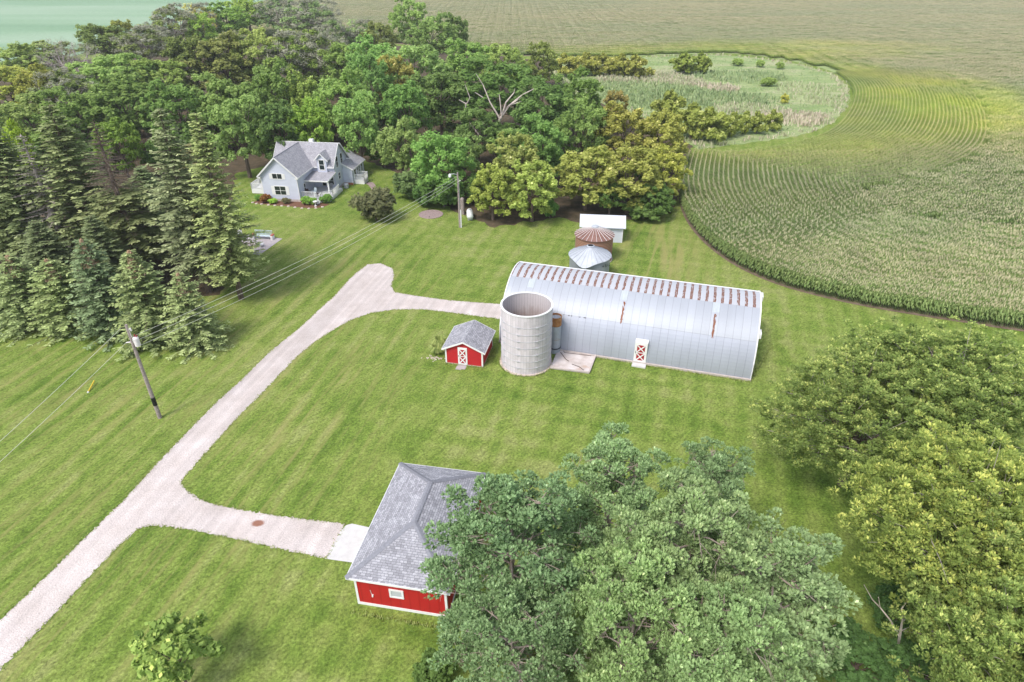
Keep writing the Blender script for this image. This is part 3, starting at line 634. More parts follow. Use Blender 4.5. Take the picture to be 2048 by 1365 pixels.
for y in (-.235, D_+.2):
    m = MB()
    for s_ in (0, 1):
        f = (lambda x: x) if not s_ else (lambda x: W_-x)
        m.beam((f(-ov-.02), y+.017, E_-sl_*ov-.01), (f(W_/2), y+.017, R_-.01), .035, .15)
    m.build('bargeboard', 'white_paint', sh)
for s_ in (0, 1):
    m = MB(); x = -ov-.015 if not s_ else W_+ov-.015; m.box(x, x+.03, -.2, D_+.2, E_-sl_*ov-.06, E_-sl_*ov+.075); m.build('fascia', 'white_paint', sh)
for x, y in ((-.02, -.025), (W_-.12, -.025), (W_-.12, D_-.11), (-.02, D_-.11)):
    m = MB(); m.box(x, x+.14, y, y+.135, .08, E_+.02 if y < 0 else E_); m.build('corner_trim', 'white_paint', sh)
xdoor(sh, 1.25, 2.15, .06, 1.95, -.01)
m = MB(); m.box(1.2, 1.75, -.9, -.06, 0, .05); m.box(1.72, 2.1, -.75, -.1, 0, .04); m.build('paving_stone', 'patio_stone', sh)

# ------------------------------------------------------------------ garage
gx, gy = G(691, 1156, 2.7); ga = math.radians(80.0-90)
gar = thing('garage', 'red hip-roofed garage with grey shingles partly behind a pine tree', 'garage', (gx, gy, 0), ga)
GW, GD, GE, GR = 6.25, 9.9, 2.7, 4.05; o_ = .32
m = MB(); m.box(o_, GW-o_, o_, GD-o_, .22, GE-.02); m.build('wall', 'red_boards', gar)
m = MB(); m.box(o_-.03, GW-o_+.03, o_-.03, GD-o_+.03, 0, .22); m.build('base', 'white_paint', gar)
m = MB(); cxm = GW/2; ra, rb = (cxm, 3.65, GR), (cxm, 7.1, GR); c4 = [(0, 0, GE), (GW, 0, GE), (GW, GD, GE), (0, GD, GE)]
m.face([c4[0], c4[1], ra]); m.face([c4[1], c4[2], rb, ra]); m.face([c4[2], c4[3], rb]); m.face([c4[3], c4[0], ra, rb]); roof = m.build('roof', 'grey_shingle', gar)
m = MB()
def capline(m, a, b, w=.34, st=.22):
    a, b = Vector(a), Vector(b); n = max(2, int((b-a).length/st)); dr = (b-a).normalized(); side = dr.cross(Vector((0, 0, 1))).normalized(); up = side.cross(dr)
    for k in range(n):
        p = a.lerp(b, k/n); q_ = a.lerp(b, (k+1)/n)+dr*.03
        for s_ in (-1, 1):
            e = side*s_*w/2-Vector((0, 0, .055)); lift0 = up*.045; lift1 = up*.018
            m.face([p+lift1, q_+lift0, q_+lift0+e, p+lift1+e] if s_ < 0 else [p+lift1, p+lift1+e, q_+lift0+e, q_+lift0])
for a in ((c4[0], ra), (c4[1], ra), (c4[2], rb), (c4[3], rb), (ra, rb)): capline(m, *a)
m.build('ridge_cap', 'ridge_shingle', roof)
m = MB(); t_ = .16
for a, b in ((0, 1), (1, 2), (2, 3), (3, 0)): m.beam((c4[a][0], c4[a][1], GE-.07), (c4[b][0], c4[b][1], GE-.07), .04, .15)
m.build('fascia', 'white_paint', gar)
m = MB(); m.face([(0.02, 0.02, GE-.1), (0.02, GD-.02, GE-.1), (GW-.02, GD-.02, GE-.1), (GW-.02, .02, GE-.1)]); m.build('soffit', 'white_paint', gar)
for x in (o_-.02, GW-o_-.12):
    m = MB(); m.box(x, x+.14, o_-.025, o_+.1, .22, GE-.1); m.build('corner_trim', 'white_paint', gar)
def window(parent, x0, x1, z0, z1, y, glass='glass', muntin=1, fr=.09, vm=True, shutters=0):
    """framed window on a wall facing -y; local coords"""
    f = MB(); d_ = .05
    f.box(x0-fr, x0, y-d_, y, z0-fr, z1+fr); f.box(x1, x1+fr, y-d_, y, z0-fr, z1+fr); f.box(x0, x1, y-d_, y, z0-fr, z0); f.box(x0, x1, y-d_, y, z1, z1+fr)
    if vm: f.box((x0+x1)/2-.03, (x0+x1)/2+.03, y-d_+.005, y, z0, z1)
    if muntin: f.box(x0, x1, y-d_+.01, y, (z0+z1)/2-.025, (z0+z1)/2+.025)
    w_ = f.build('window', 'white_vinyl', parent)
    g = MB(); g.box(x0, x1, y-.018, y-.004, z0, z1); g.build('pane', glass, w_)
    if shutters:
        for s_ in (-1, 1):
            xa = x0-fr-shutters if s_ < 0 else x1+fr
            k_ = MB(); k_.box(xa, xa+shutters, y-.035, y-.002, z0-.05, z1+.05); k_.build('shutter', 'white_vinyl', parent)
    return w_
window(gar, 2.55, 3.2, 1.25, 1.75, o_, 'pale_glass', 0, .12, False)
m = MB(); m.box(1.32, 1.4, o_-.10, o_-.002, .95, 1.1); m.tube([(1.3, o_-.03, 1.1), (1.25, o_-.03, 1.5)], .015, 5); m.build('dryer_vent', 'white_vinyl', gar)
for y0 in (1.5, 5.4):   # two roller doors on the drive side, under the eave
    m = MB(); m.box(o_-.04, o_-.005, y0, y0+2.7, .05, 2.2)
    for z in (.55, 1.1, 1.65): m.box(o_-.05, o_-.04, y0, y0+2.7, z-.02, z+.02)
    m.build('garage_door', 'white_paint', gar)

# ------------------------------------------------------------------ white shed, grain bins
wsx, wsy = G(1165, 484); ws = thing('white_shed', 'small white gabled outbuilding with white metal roof behind the grain bins', 'shed', (9.35, 80.75, 0), math.radians(-6))
W_, D_, E_, R_ = 5.45, 3.4, 2.3, 3.15
m = MB(); m.prism([(0, 0, 0), (0, D_, 0), (0, D_, E_), (0, D_/2, R_-.1), (0, 0, E_)], (W_, 0, 0)); m.build('wall', 'white_siding', ws)
m = MB(); s2_ = (R_-E_)/(D_/2)
for s_ in (0, 1):
    f = (lambda y: y) if not s_ else (lambda y: D_-y)
    m.prism([(-.3, f(-.35), E_-s2_*.35), (-.3, f(D_/2), R_), (-.3, f(D_/2), R_+.06), (-.3, f(-.35), E_-s2_*.35+.06)], (W_+.6, 0, 0))
m.build('roof', 'white_metal_roof', ws)
for x in (-.33, W_+.3):
    m = MB(); 
    for s_ in (0, 1):
        f = (lambda y: y) if not s_ else (lambda y: D_-y)
        m.beam((x+.015, f(-.36), E_-s2_*.35), (x+.015, f(D_/2), R_+.01), .03, .16)
    m.build('bargeboard', 'white_paint', ws)
for x in (-.02, W_-.08):
    m = MB(); m.box(x, x+.1, -.03, .08, 0, E_-.02); m.build('corner_trim', 'white_paint', ws)

def grain_bin(loc, r, h, rise, label, wallm, roofm, dent, capm):
    b = thing('grain_bin', label, 'grain bin', (*loc, 0), 0); n = 44
    def er(a):   # eave: dented bin sags at the front
        if not dent: return r, h
        k = math.exp(-((a+1.95)/.42)**2); return r+.14*k, h-.62*k
    m = MB()
    for j in range(n):
        a0, a1 = -math.pi+2*math.pi*j/n, -math.pi+2*math.pi*(j+1)/n
        for k in range(6):
            q_ = []
            for a, kk in ((a0, k), (a1, k), (a1, k+1), (a0, k+1)):
                R2, H2 = er(a); f_ = kk/6; inn = (1-math.exp(-((a+1.95)/.5)**2)*.22*math.sin(math.pi*min(1, f_*1.02))) if dent else 1
                q_.append((r*inn*math.cos(a), r*inn*math.sin(a), H2*f_))
            m.face(q_, [((a0+math.pi)*r, h*k/6), ((a1+math.pi)*r, h*k/6), ((a1+math.pi)*r, h*(k+1)/6), ((a0+math.pi)*r, h*(k+1)/6)])
    m.build('wall', wallm, b, weld=True)
    m = MB(); rr = .42; oh = .16
    for j in range(n):
        a0, a1 = -math.pi+2*math.pi*j/n, -math.pi+2*math.pi*(j+1)/n; (R0, H0), (R1, H1) = er(a0), er(a1)
        m.face([((R0+oh)*math.cos(a0), (R0+oh)*math.sin(a0), H0-.06), ((R1+oh)*math.cos(a1), (R1+oh)*math.sin(a1), H1-.06), (rr*math.cos(a1), rr*math.sin(a1), h+rise), (rr*math.cos(a0), rr*math.sin(a0), h+rise)])
    ro = m.build('roof', roofm, b)
    m = MB()
    for j in range(0, 24):
        a = -math.pi+2*math.pi*j/24; R0, H0 = er(a)
        m.beam(((R0+oh)*math.cos(a), (R0+oh)*math.sin(a), H0-.035), (rr*math.cos(a), rr*math.sin(a), h+rise+.02), .028, .04)
    m.build('roof_rib', 'white_paint' if capm == 'white_paint' else 'zinc_wall', ro)
    m = MB(); m.lathe([(rr+.03, h+rise-.02), (rr+.03, h+rise+.12), (rr-.08, h+rise+.16)], 20)
    if capm == 'white_paint': m.lathe([(rr-.08, h+rise+.16), (.01, h+rise+.22)], 20)
    m.build('cap', 'zinc_roof', ro)
    if capm != 'white_paint':
        m = MB(); m.lathe([(rr-.06, h+rise+.1), (.01, h+rise+.1)], 20); m.build('opening', 'black', ro)
    m = MB(); m.lathe([(r+.12, 0), (r+.12, .1), (r, .1)], 40); m.build('footing', 'foundation', b)
    return b
B1 = grain_bin((9.15, 69.2), 2.36, 3.25, .95, 'round grain bin with dented galvanized roof and walls right behind the barn', 'zinc_wall', 'zinc_roof', True, 'black')
B2 = grain_bin((10.35, 75.3), 2.36, 3.3, .9, 'round grain bin with rusty brown cone roof in front of the white shed', 'rust_wall', 'rust_roof', False, 'white_paint')
m = MB(); 
for k in range(5): m.lathe([(.01, 2.65), (.05, 2.66)], 6, (1.55+.16*k, -2.36+.08*k))
txt = bpy.data.curves.new('lettering', 'FONT'); txt.body = '+ S U'; txt.size = .5; txt.extrude = .01
to = bpy.data.objects.new('lettering', txt); txt.materials.append(MATS['black']); COL.objects.link(to); to.parent = B1; to.location = (1.2, -2.16, 2.45); to.rotation_euler = (math.pi/2, 0, math.radians(32))
bpy.context.view_layer.update(); lm = bpy.data.meshes.new_from_object(to.evaluated_get(bpy.context.evaluated_depsgraph_get())); lo = bpy.data.objects.new('lettering', lm); COL.objects.link(lo); lo.parent = B1; lo.location = to.location; lo.rotation_euler = to.rotation_euler; bpy.data.objects.remove(to)

# ------------------------------------------------------------------ farmhouse (local u = along the main ridge, v = backwards)
hx, hy = -38.75, 97.1; HA = math.radians(-7.5)
hs_o = thing('farmhouse', 'pale blue-grey farmhouse with white trim, dormer and front porch before the woods', 'house', (hx, hy, 0), HA)
WW = 5.85; EZ = 4.15; RZ = 6.85; UE = 9.55; V0, VR, V1 = 6.0, 8.8, 11.6; TANP = (RZ-EZ)/(WW/2)
def wallbox(poly, ext, name='wall', mat='house_siding', par=None):
    m = MB(); m.prism(poly, ext); return m.build(name, mat, par or hs_o)
wing = wallbox([(0, 0, .35), (WW, 0, .35), (WW, 0, EZ), (WW/2, 0, RZ-.05), (0, 0, EZ)], (0, V0+1.5, 0))
main = wallbox([(-.35, V0, .35), (-.35, V1, .35), (-.35, V1, EZ), (-.35, VR, RZ-.08), (-.35, V0, EZ)], (UE+.35, 0, 0))
wallbox([(UE-2.4, V1-.5, .35), (11.15, V1-.5, .35), (11.15, V1-.5, 2.75), (8.7, V1-.5, 4.05), (UE-2.4, V1-.5, 3.3)], (0, 3.9, 0))
ext = wallbox([(UE+.004, 9.2, .35), (11.15, 9.2, .35), (11.15, 9.2, 2.75), (UE+.004, 9.2, 3.6)], (0, 2.0, 0))
m = MB(); m.box(-.02, WW+.02, -.02, 6.5, 0, .35); m.box(-.37, UE+.02, V0-.02, V1+.02, 0, .35); m.box(7, 11.17, 9.18, 15, 0, .35); m.build('foundation', 'foundation', hs_o)
def roofslab(a, b, c_, d_, th=.10, name='roof', mat='house_shingle'):
    """a,b eave ends, c,d ridge ends (upper); thickness downwards"""
    m = MB(); m.prism([a, b, c_, d_], (0, 0, -th)) ; return m.build(name, mat, hs_o)
ov = .35; ez = EZ-TANP*ov*.95; tp = (RZ-EZ)/(VR-V0); ezm = EZ-tp*ov
vj = VR
roofslab((WW/2, -ov, RZ+.05), (-ov, -ov, ez+.05), (-ov, V0+.2, ez+.05), (WW/2, vj, RZ+.05))
roofslab((WW+ov, -ov, ez+.05), (WW/2, -ov, RZ+.05), (WW/2, vj, RZ+.05), (WW+ov, V0-ov+.02, ez+.05))
roofslab((-.75, V0-ov, ezm+.06), (UE+.05, V0-ov, ezm+.06), (UE+.05, VR, RZ+.08), (-.75, VR, RZ+.08))
roofslab((UE+.35, V1+ov, ezm+.06), (-.75, V1+ov, ezm+.06), (-.75, VR, RZ+.08), (UE+.35, VR, RZ+.08))
roofslab((11.45, 8.95, 2.62), (11.45, 15.25, 2.62), (8.7, 15.25, 4.12), (8.7, 8.95, 4.12))
roofslab((6.6, 15.25, 3.1), (6.6, 11.9, 3.1), (8.7, 11.9, 4.12), (8.7, 15.25, 4.12))
def trim(pts, w_=.05, h_=.2, name='bargeboard', par=None, mat='white_vinyl'):
    m = MB()
    for a, b in zip(pts[:-1], pts[1:]): m.beam(a, b, w_, h_)
    return m.build(name, mat, par or hs_o)
trim([(-ov-.02, -ov-.03, ez-.05), (WW/2, -ov-.03, RZ-.03), (WW+ov+.02, -ov-.03, ez-.05)])
trim([(WW+ov+.02, -ov, ez-.04), (WW+ov+.02, V0-ov, ez-.04)], .04, .18, 'fascia'); trim([(-ov-.02, -ov, ez-.04), (-ov-.02, V0+.1, ez-.04)], .04, .18, 'fascia')
trim([(UE+.07, V0-ov, ezm-.03), (UE+.07, VR, RZ-.01)]); trim([(UE+.38, VR, RZ-.01), (UE+.38, V1+ov, ezm-.03)]); trim([(-.78, V0-ov, ezm-.03), (-.78, VR, RZ-.01), (-.78, V1+ov, ezm-.03)])
trim([(6.3, V0-ov-.02, ezm-.02), (6.95, V0-ov-.02, ezm-.02)], .04, .16, 'fascia'); trim([(8.5, V0-ov-.02, ezm-.02), (UE+.07, V0-ov-.02, ezm-.02)], .04, .16, 'fascia')
trim([(11.47, 8.95, 2.53), (11.47, 15.25, 2.53)], .04, .18, 'fascia'); trim([(UE+.05, 8.93, 3.55), (11.47, 8.93, 2.55)], .04, .18, 'fascia')
m = MB(); m.box(-.8, UE+.38, VR-.06, VR+.06, RZ+.05, RZ+.11); m.build('ridge_cap', 'white_vinyl', hs_o)
m = MB(); m.box(WW/2-.06, WW/2+.06, -ov, VR, RZ+.02, RZ+.07); m.build('ridge_cap', 'ridge_shingle', hs_o)
for x0 in (-ov, WW-.15):       # boxed eave returns on the front gable
    m = MB(); m.box(x0, x0+.5, -ov-.02, -.002, ez-.2, ez-.02); m.build('eave_return', 'white_vinyl', hs_o)
for y0 in (V1-.15,):
    m = MB(); m.box(UE+.003, UE+.36, y0, y0+.5, ezm-.2, ezm-.02); m.build('eave_return', 'white_vinyl', hs_o)
for x in (-.02, WW-.08):
    m = MB(); m.box(x, x+.1, -.02, .08, .35, EZ-.1); m.build('corner_trim', 'white_vinyl', hs_o)
window(hs_o, 2.0, 3.5, 3.55, 4.3, -.002, 'glass', 0, .1, True, .42)
window(hs_o, 2.0, 3.75, 1.05, 2.35, -.002, 'glass', 1, .1, True, .45)
def side_window(y0, y1, z0, z1, x, muntin=1, vm=False, name='window'):
    f = MB(); fr = .1; d_ = .05
    f.box(x, x+d_, y0-fr, y0, z0-fr, z1+fr); f.box(x, x+d_, y1, y1+fr, z0-fr, z1+fr); f.box(x, x+d_, y0, y1, z0-fr, z0); f.box(x, x+d_, y0, y1, z1, z1+fr)
    if muntin: f.box(x, x+d_-.01, y0, y1, (z0+z1)/2-.03, (z0+z1)/2+.03)
    w_ = f.build(name, 'white_vinyl', hs_o); g = MB(); g.box(x+.004, x+.018, y0, y1, z0, z1); g.build('pane', 'glass', w_)
side_window(1.95, 2.5, .95, 2.2, WW+.002)
for y0 in (6.95, 8.95): side_window(y0, y0+.8, 3.5, 5.15, UE+.002)
side_window(7.2, 8.05, 1.5, 2.45, UE+.002)
side_window(10.1, 10.95, .75, 2.45, 11.154, 0, name='door')
for y0 in (11.5, 12.4, 13.6): side_window(y0, y0+.5, 1.0, 2.3, 11.154)
# wall dormer over the porch
dz = MB(); dz.prism([(6.95, V0-.42, 3.02), (8.5, V0-.42, 3.02), (8.5, V0-.42, 5.2), (7.725, V0-.42, 6.0), (6.95, V0-.42, 5.2)], (0, 2.4, 0)); dz.build('dormer', 'house_siding', hs_o)
roofslab((6.6, V0-.66, 4.97), (7.725, V0-.66, 6.13), (7.725, V0+2.15, 6.13), (6.6, V0+1.1, 4.97), .08); roofslab((7.725, V0-.66, 6.13), (8.85, V0-.66, 4.97), (8.85, V0+1.1, 4.97), (7.725, V0+2.15, 6.13), .08)
trim([(6.58, V0-.69, 4.90), (7.725, V0-.69, 6.07), (8.87, V0-.69, 4.90)], .05, .16)
window(hs_o, 7.33, 8.12, 3.5, 5.0, V0-.423, 'glass', 1, .13, False)
# porch
roofslab((WW+.02, 2.3, 2.75), (9.75, 2.3, 2.75), (9.75, V0-.02, 3.12), (WW+.02, V0-.02, 3.12), .10)
trim([(WW+.02, 2.28, 2.64), (9.77, 2.28, 2.64), (9.77, V0-.05, 3.0)], .05, .2, 'fascia')
m = MB(); m.box(WW+.05, 10.5, .6, V0-.02, .05, .5); deck = m.build('porch_floor', 'white_paint', hs_o)
m = MB(); m.beam((9.7, 2.45, .5), (9.7, 2.45, 2.6), .2); m.build('porch_post', 'white_vinyl', hs_o)
m = MB(); m.beam((WW+.1, 2.45, 2.55), (9.8, 2.45, 2.55), .12, .16); m.build('porch_beam', 'white_vinyl', hs_o)
window(hs_o, 7.25, 7.85, .75, 2.4, V0-.005, 'glass', 0, .08, False); window(hs_o, 8.35, 9.15, 1.0, 2.2, V0-.005, 'glass', 1, .08, False)
def railing(pts, z0, h, par, solid=False, skip=()):
    m = MB()
    for i, (a, b) in enumerate(zip(pts[:-1], pts[1:])):
        if i in skip: continue
        A, B_ = Vector((*a, z0)), Vector((*b, z0)); n = max(2, int((B_-A).length/.16))
        m.beam(A+Vector((0, 0, h)), B_+Vector((0, 0, h)), .09, .06); m.beam(A+Vector((0, 0, .12)), B_+Vector((0, 0, .12)), .05, .05)
        for k in range(n+1):
            p = A.lerp(B_, k/n); e = .05 if 0 < k < n else .12; m.beam(p+Vector((0, 0, -.0)), p+Vector((0, 0, h+(.1 if e > .1 else 0))), e)
    return m.build('railing', 'white_vinyl', par)
railing([(WW+.15, .65), (8.3, .65), (8.3, -.0)], .5, .95, hs_o); railing([(9.2, 0.1), (9.2, .7), (10.45, 1.9), (10.45, 4.6)], .5, .95, hs_o)
m = MB()
for k in range(3): m.box(8.35, 9.15, -.05-.28*k, .6-.28*k, 0, .42-.14*k)
m.build('porch_steps', 'white_paint', hs_o)
m = MB(); m.beam((9.2, .1, .0), (9.2, .1, 1.4), .12); m.box(8.9, 10.45, .3, .62, .05, .9); m.build('lattice_skirt', 'white_vinyl', hs_o)
# side stoop at the right and deck at the left
m = MB(); m.box(11.18, 12.9, 9.7, 11.6, .0, .62); m.build('stoop', 'white_paint', hs_o)
railing([(11.3, 9.7), (12.9, 9.7), (12.9, 11.6), (11.3, 11.6)], .62, .95, hs_o)
m = MB(); m.box(-3.5, -.02, 2.8, 5.6, .05, .75); m.build('side_deck', 'white_paint', hs_o); railing([(-.1, 2.85), (-3.45, 2.85), (-3.45, 5.55), (-.4, 5.55)], .75, .9, hs_o)
m = MB(); m.box(9.9, 11.15, 9.1, 9.19, 0, .34); m.build('brick_footing', 'brick_base', hs_o)
m = MB(); m.tube([(.6, 9.3, 6.2), (.6, 9.3, 6.75)], .06, 8); m.build('vent_pipe', 'black', hs_o)
m = MB(); m.box(4.6, 5.3, 9.0, 9.6, 6.5, 7.3); m.build('chimney', 'white_vinyl', hs_o)
def at_house(u, v, z=0):
    return (hx+u*math.cos(HA)-v*math.sin(HA), hy+u*math.sin(HA)+v*math.cos(HA), z)

# porch furniture, garden things
def lawn_chair(loc, rot, label, mat, group=None):
    c = thing('porch_chair', label, 'chair', loc, rot, group)
    m = MB(); m.box(-.28, .28, -.26, .26, .38, .43); m.build('seat', mat, c)
    m = MB(); m.prism([(-.28, .24, .42), (.28, .24, .42), (.24, .42, 1.0), (-.24, .42, 1.0)], (0, .04, 0)); m.build('backrest', mat, c)
    for x in (-.26, .26):
        for y in (-.24, .24): m = MB(); m.beam((x, y, 0), (x, y, .38), .04); m.build('leg', mat, c)
        m = MB(); m.box(x-.03, x+.03, -.26, .3, .6, .64); m.beam((x, -.24, .43), (x, -.24, .6), .04); m.build('armrest', mat, c)
    return c
lawn_chair(at_house(7.25, 2.2, .5), math.radians(-30), 'pale blue-grey armchair in the middle of the porch floor', 'bench_blue')
lawn_chair(at_house(6.6, 1.6, .5), math.radians(40), 'dark metal armchair on the porch by the wing wall', 'dark_wood')
lawn_chair(at_house(9.0, 4.7, .5), math.radians(-20), 'grey armchair in the shade beside the porch door', 'grey_paint')
tb = thing('porch_table', 'small dark side table near the porch railing', 'table', at_house(7.9, 1.35, .5))
m = MB(); m.box(-.35, .35, -.22, .22, .42, .46); m.build('tabletop', 'dark_wood', tb)
for x in (-.3, .3):
    for y in (-.18, .18): m = MB(); m.beam((x, y, 0), (x, y, .42), .04); m.build('leg', 'dark_wood', tb)
ac = thing('cooling_unit', 'round grey air conditioning unit beside the house wall', 'air conditioner', at_house(10.5, 7.6))
m = MB(); m.lathe([(.4, 0), (.42, .6), (.38, .66), (.01, .7)], 20); m.build('housing', 'grey_paint', ac); m = MB(); m.lathe([(.3, .665), (.28, .72), (.1, .74), (.01, .74)], 16); m.build('fan_guard', 'steel', ac)
pl = thing('garden_urn', 'white pedestal urn among the bushes before the porch', 'urn', at_house(8.9, -1.5))
m = MB(); m.lathe([(.01, 0), (.2, 0), (.2, .06), (.07, .12), (.07, .5), (.3, .62), (.34, .78), (.3, .78), (.01, .7)], 16); m.build('bowl', 'white_vinyl', pl)
fp = sheet('flower_bed', [at_house(u, v)[:2] for u, v in ((-1.2, .3), (-1.4, -1.4), (1.5, -1.9), (4.5, -2.1), (8, -2.6), (9.8, -2.1), (10.8, -.4), (5.85, .55), (5.85, -.01), (0, -.01))], .014, 'mulch', .05, .4, 2)
m = MB()
for k, (u, v) in enumerate(((-1.4, -1.3), (-.6, -1.7), (.3, -1.8), (1.5, -2.0), (2.6, -2.1), (3.7, -2.1), (4.8, -2.2), (6, -2.5), (7.2, -2.7), (8.3, -2.7), (9.3, -2.4), (10.1, -1.8))):
    p = at_house(u, v); m.lathe([(.24, 0), (.2, .1), (.01, .14)], 7, p[:2])
bd = m.build('stone_edging', 'stone_edge'); tag(bd, 'row of pale stones edging the flower bed before the house', 'edging')
walk = sheet('garden_path', [at_house(u, v)[:2] for u, v in ((13.0, 10.9), (13.0, 10.0), (13.8, 9.2), (15.2, 6.8), (15.9, 6.9), (14.8, 9.6), (13.9, 10.9))], .01, 'paver')
sheet('patio', [G(*p) for p in ((565, 478), (519, 511), (470, 505), (476, 474), (500, 470))], .03, 'patio_stone')
px_, py_ = G(527, 478); bn = thing('garden_bench', 'long pale slatted bench on brick supports at the patio edge', 'bench', (px_, py_, .03), math.radians(-8))
BW = 2.5
m = MB(); 
for k in range(4): m.box(-BW/2, BW/2, -.28+.14*k, -.16+.14*k, .42, .47)
m.build('seat', 'bench_blue', bn)
m = MB(); m.box(-BW/2, BW/2, .30, .34, .52, .60); m.box(-BW/2, BW/2, .36, .40, .98, 1.08)
for k in range(14): x = -BW/2+.06+k*(BW-.12)/13; m.beam((x, .32, .5), (x, .40, 1.05), .11, .025)
m.build('backrest', 'bench_blue', bn)
for s_ in (-1, 1):
    m = MB(); x = s_*(BW/2+.1); m.box(x-.14, x+.14, -.34, .36, 0, .5); m.build('leg', 'white_paint', bn)
    m = MB(); m.box(x-.15, x+.15, -.2, .38, .5, .64); m.build('armrest', 'red_brick', bn)
fx, fy = G(500, 492)
pit = thing('fire_ring', 'curved low ring of pale pinkish stones on the patio', 'fire pit', (fx-.3, fy-.4, .03))
m = MB(); rnd = random.Random(3)
for k in range(16):
    a = 2*math.pi*k/16; c_ = (1.1*math.cos(a), .95*math.sin(a)); m.lathe([(.24, 0), (.22, .22), (.01, .28)], 6, c_)
m.build('stone_ring', 'foundation', pit)
wx, wy = G(523, 494); wc = thing('garden_chair', 'white armchair near the front corner of the patio', 'chair', (wx, wy, .03), math.radians(140))
m = MB(); m.box(-.3, .3, -.3, .3, .32, .38); m.build('seat', 'white_paint', wc)
m = MB(); m.prism([(-.3, .28, .36), (.3, .28, .36), (.26, .5, 1.0), (-.26, .5, 1.0)], (0, .04, 0)); m.build('backrest', 'white_paint', wc)
for x in (-.28, .28):
    m = MB(); m.box(x-.05, x+.05, -.34, .34, .55, .58); m.build('armrest', 'white_paint', wc)
    for y in (-.28, .28): m = MB(); m.beam((x, y, 0), (x, y, .55), .05); m.build('leg', 'white_paint', wc)
wx, wy = G(483, 477); wc2 = thing('garden_chair', 'white armchair half hidden by the tall spruce at the patio back', 'chair', (wx, wy, .03), math.radians(30))
m = MB(); m.box(-.3, .3, -.3, .3, .32, .38); m.build('seat', 'white_paint', wc2)
m = MB(); m.prism([(-.3, .28, .36), (.3, .28, .36), (.26, .5, 1.0), (-.26, .5, 1.0)], (0, .04, 0)); m.build('backrest', 'white_paint', wc2)
for x in (-.28, .28):
    for y in (-.28, .28): m = MB(); m.beam((x, y, 0), (x, y, .55), .05); m.build('leg', 'white_paint', wc2)

# cistern disc, propane tank, stump, marker
cxp, cyp = G(862, 432); ci = thing('cistern_cover', 'round pinkish concrete cistern cover set in a low grassy mound', 'cistern', (cxp, cyp, 0))
m = MB(); m.lathe([(2.5, .004), (2.0, .16), (1.8, .2)], 40); m.build('mound', 'lawn_grass', ci, smooth=True, uv=False)
m = MB(); m.lathe([(1.8, .12), (1.8, .27), (1.66, .28), (1.64, .24), (.01, .25)], 40); m.build('slab', 'paver', ci)
m = MB(); m.lathe([(.07, .25), (.07, .33), (.01, .33)], 10, (-.1, -1.2)); m.build('vent_pipe', 'black', ci)
tx, ty = G(940, 437); tk = thing('propane_tank', 'white rounded propane tank lying on the grass by the far utility pole', 'propane tank', (tx, ty, 0), math.radians(95))
m = MB(); prof = [(.01, -1.35)]+[(.48*math.cos(a), -.95-.40*math.sin(a)) for a in (1.2, .9, .6, .3, 0)]+[(.48*math.cos(a), .95+.40*math.sin(a)) for a in (0, .3, .6, .9, 1.2)]+[(.01, 1.35)]
for k in range(len(prof)-1):
    for j in range(20):
        a0, a1 = 2*math.pi*j/20, 2*math.pi*(j+1)/20; (r0, x0), (r1, x1) = prof[k], prof[k+1]
        m.face([(x0, r0*math.cos(a0), .68+r0*math.sin(a0)), (x0, r0*math.cos(a1), .68+r0*math.sin(a1)), (x1, r1*math.cos(a1), .68+r1*math.sin(a1)), (x1, r1*math.cos(a0), .68+r1*math.sin(a0))])
m.build('body', 'tank_white', tk, smooth=True, weld=True)
m = MB(); m.lathe([(.17, 1.12), (.17, 1.28), (.12, 1.33), (.01, 1.35)], 14, (.35, 0)); m.build('valve_cover', 'grey_paint', tk)
for x in (-.7, .7): m = MB(); m.box(x-.1, x+.1, -.35, .35, 0, .3); m.build('foot', 'grey_paint', tk)
sx_, sy_ = G(925, 428); sk = thing('wooden_post', 'short thick weathered wooden post beside the far utility pole', 'post', (sx_, sy_, 0))
m = MB(); m.tube([(0, 0, 0), (.05, 0, 1.2), (.02, .02, 2.3), (.0, .02, 2.45)], [.32, .30, .31, .2], 12); m.build('trunk', 'pole_wood', sk)
m = MB()
for k in range(6): a = k*1.05; m.beam((.3*math.cos(a), .3*math.sin(a), 0), (.29*math.cos(a), .29*math.sin(a), .55), .1)
m.build('brace', 'deadwood', sk)
yx, yy = G(177, 785); zz = G(193, 765)
mk = thing('yellow_marker', 'thin yellow utility marker lying near the two left wires', 'marker', (yx, yy, 0), math.atan2(zz[1]-yy, zz[0]-yx))
m = MB(); m.tube([(0, 0, .05), (1.35, 0, .32)], .06, 8); m.build('tube', 'yellow_plastic', mk); m = MB(); m.tube([(-.12, 0, .03), (0, 0, .05)], .075, 8); m.build('end_cap', 'white_paint', mk)

# ------------------------------------------------------------------ utility poles and wires
P1 = G(320, 836); P2 = G(920, 455)
h1 = height_at(*P1, 650); h2 = height_at(*P2, 345)
p = thing('utility_pole', 'tall wooden utility pole with transformer and black band on the left lawn', 'utility pole', (*P1, 0))
m = MB(); m.tube([(0, 0, 0), (0, 0, h1*.5), (0, 0, h1)], [.17, .14, .105], 12); m.build('pole', 'pole_wood', p)
m = MB(); m.lathe([(.172, 1.35), (.178, 1.36), (.172, 2.15), (.16, 2.16)], 14); m.build('band', 'black', p)
m = MB(); m.lathe([(.01, h1-1.9), (.21, h1-1.88), (.22, h1-1.2), (.18, h1-1.12), (.01, h1-1.08)], 16, (.38, -.02)); tf = m.build('transformer', 'porcelain', p)
m = MB(); m.tube([(.38, -.02, h1-1.1), (.38, -.02, h1-.85)], .04, 8); m.tube([(.5, -.02, h1-1.1), (.56, -.02, h1-.9)], .03, 8); m.build('bushing', 'dark_red', tf)
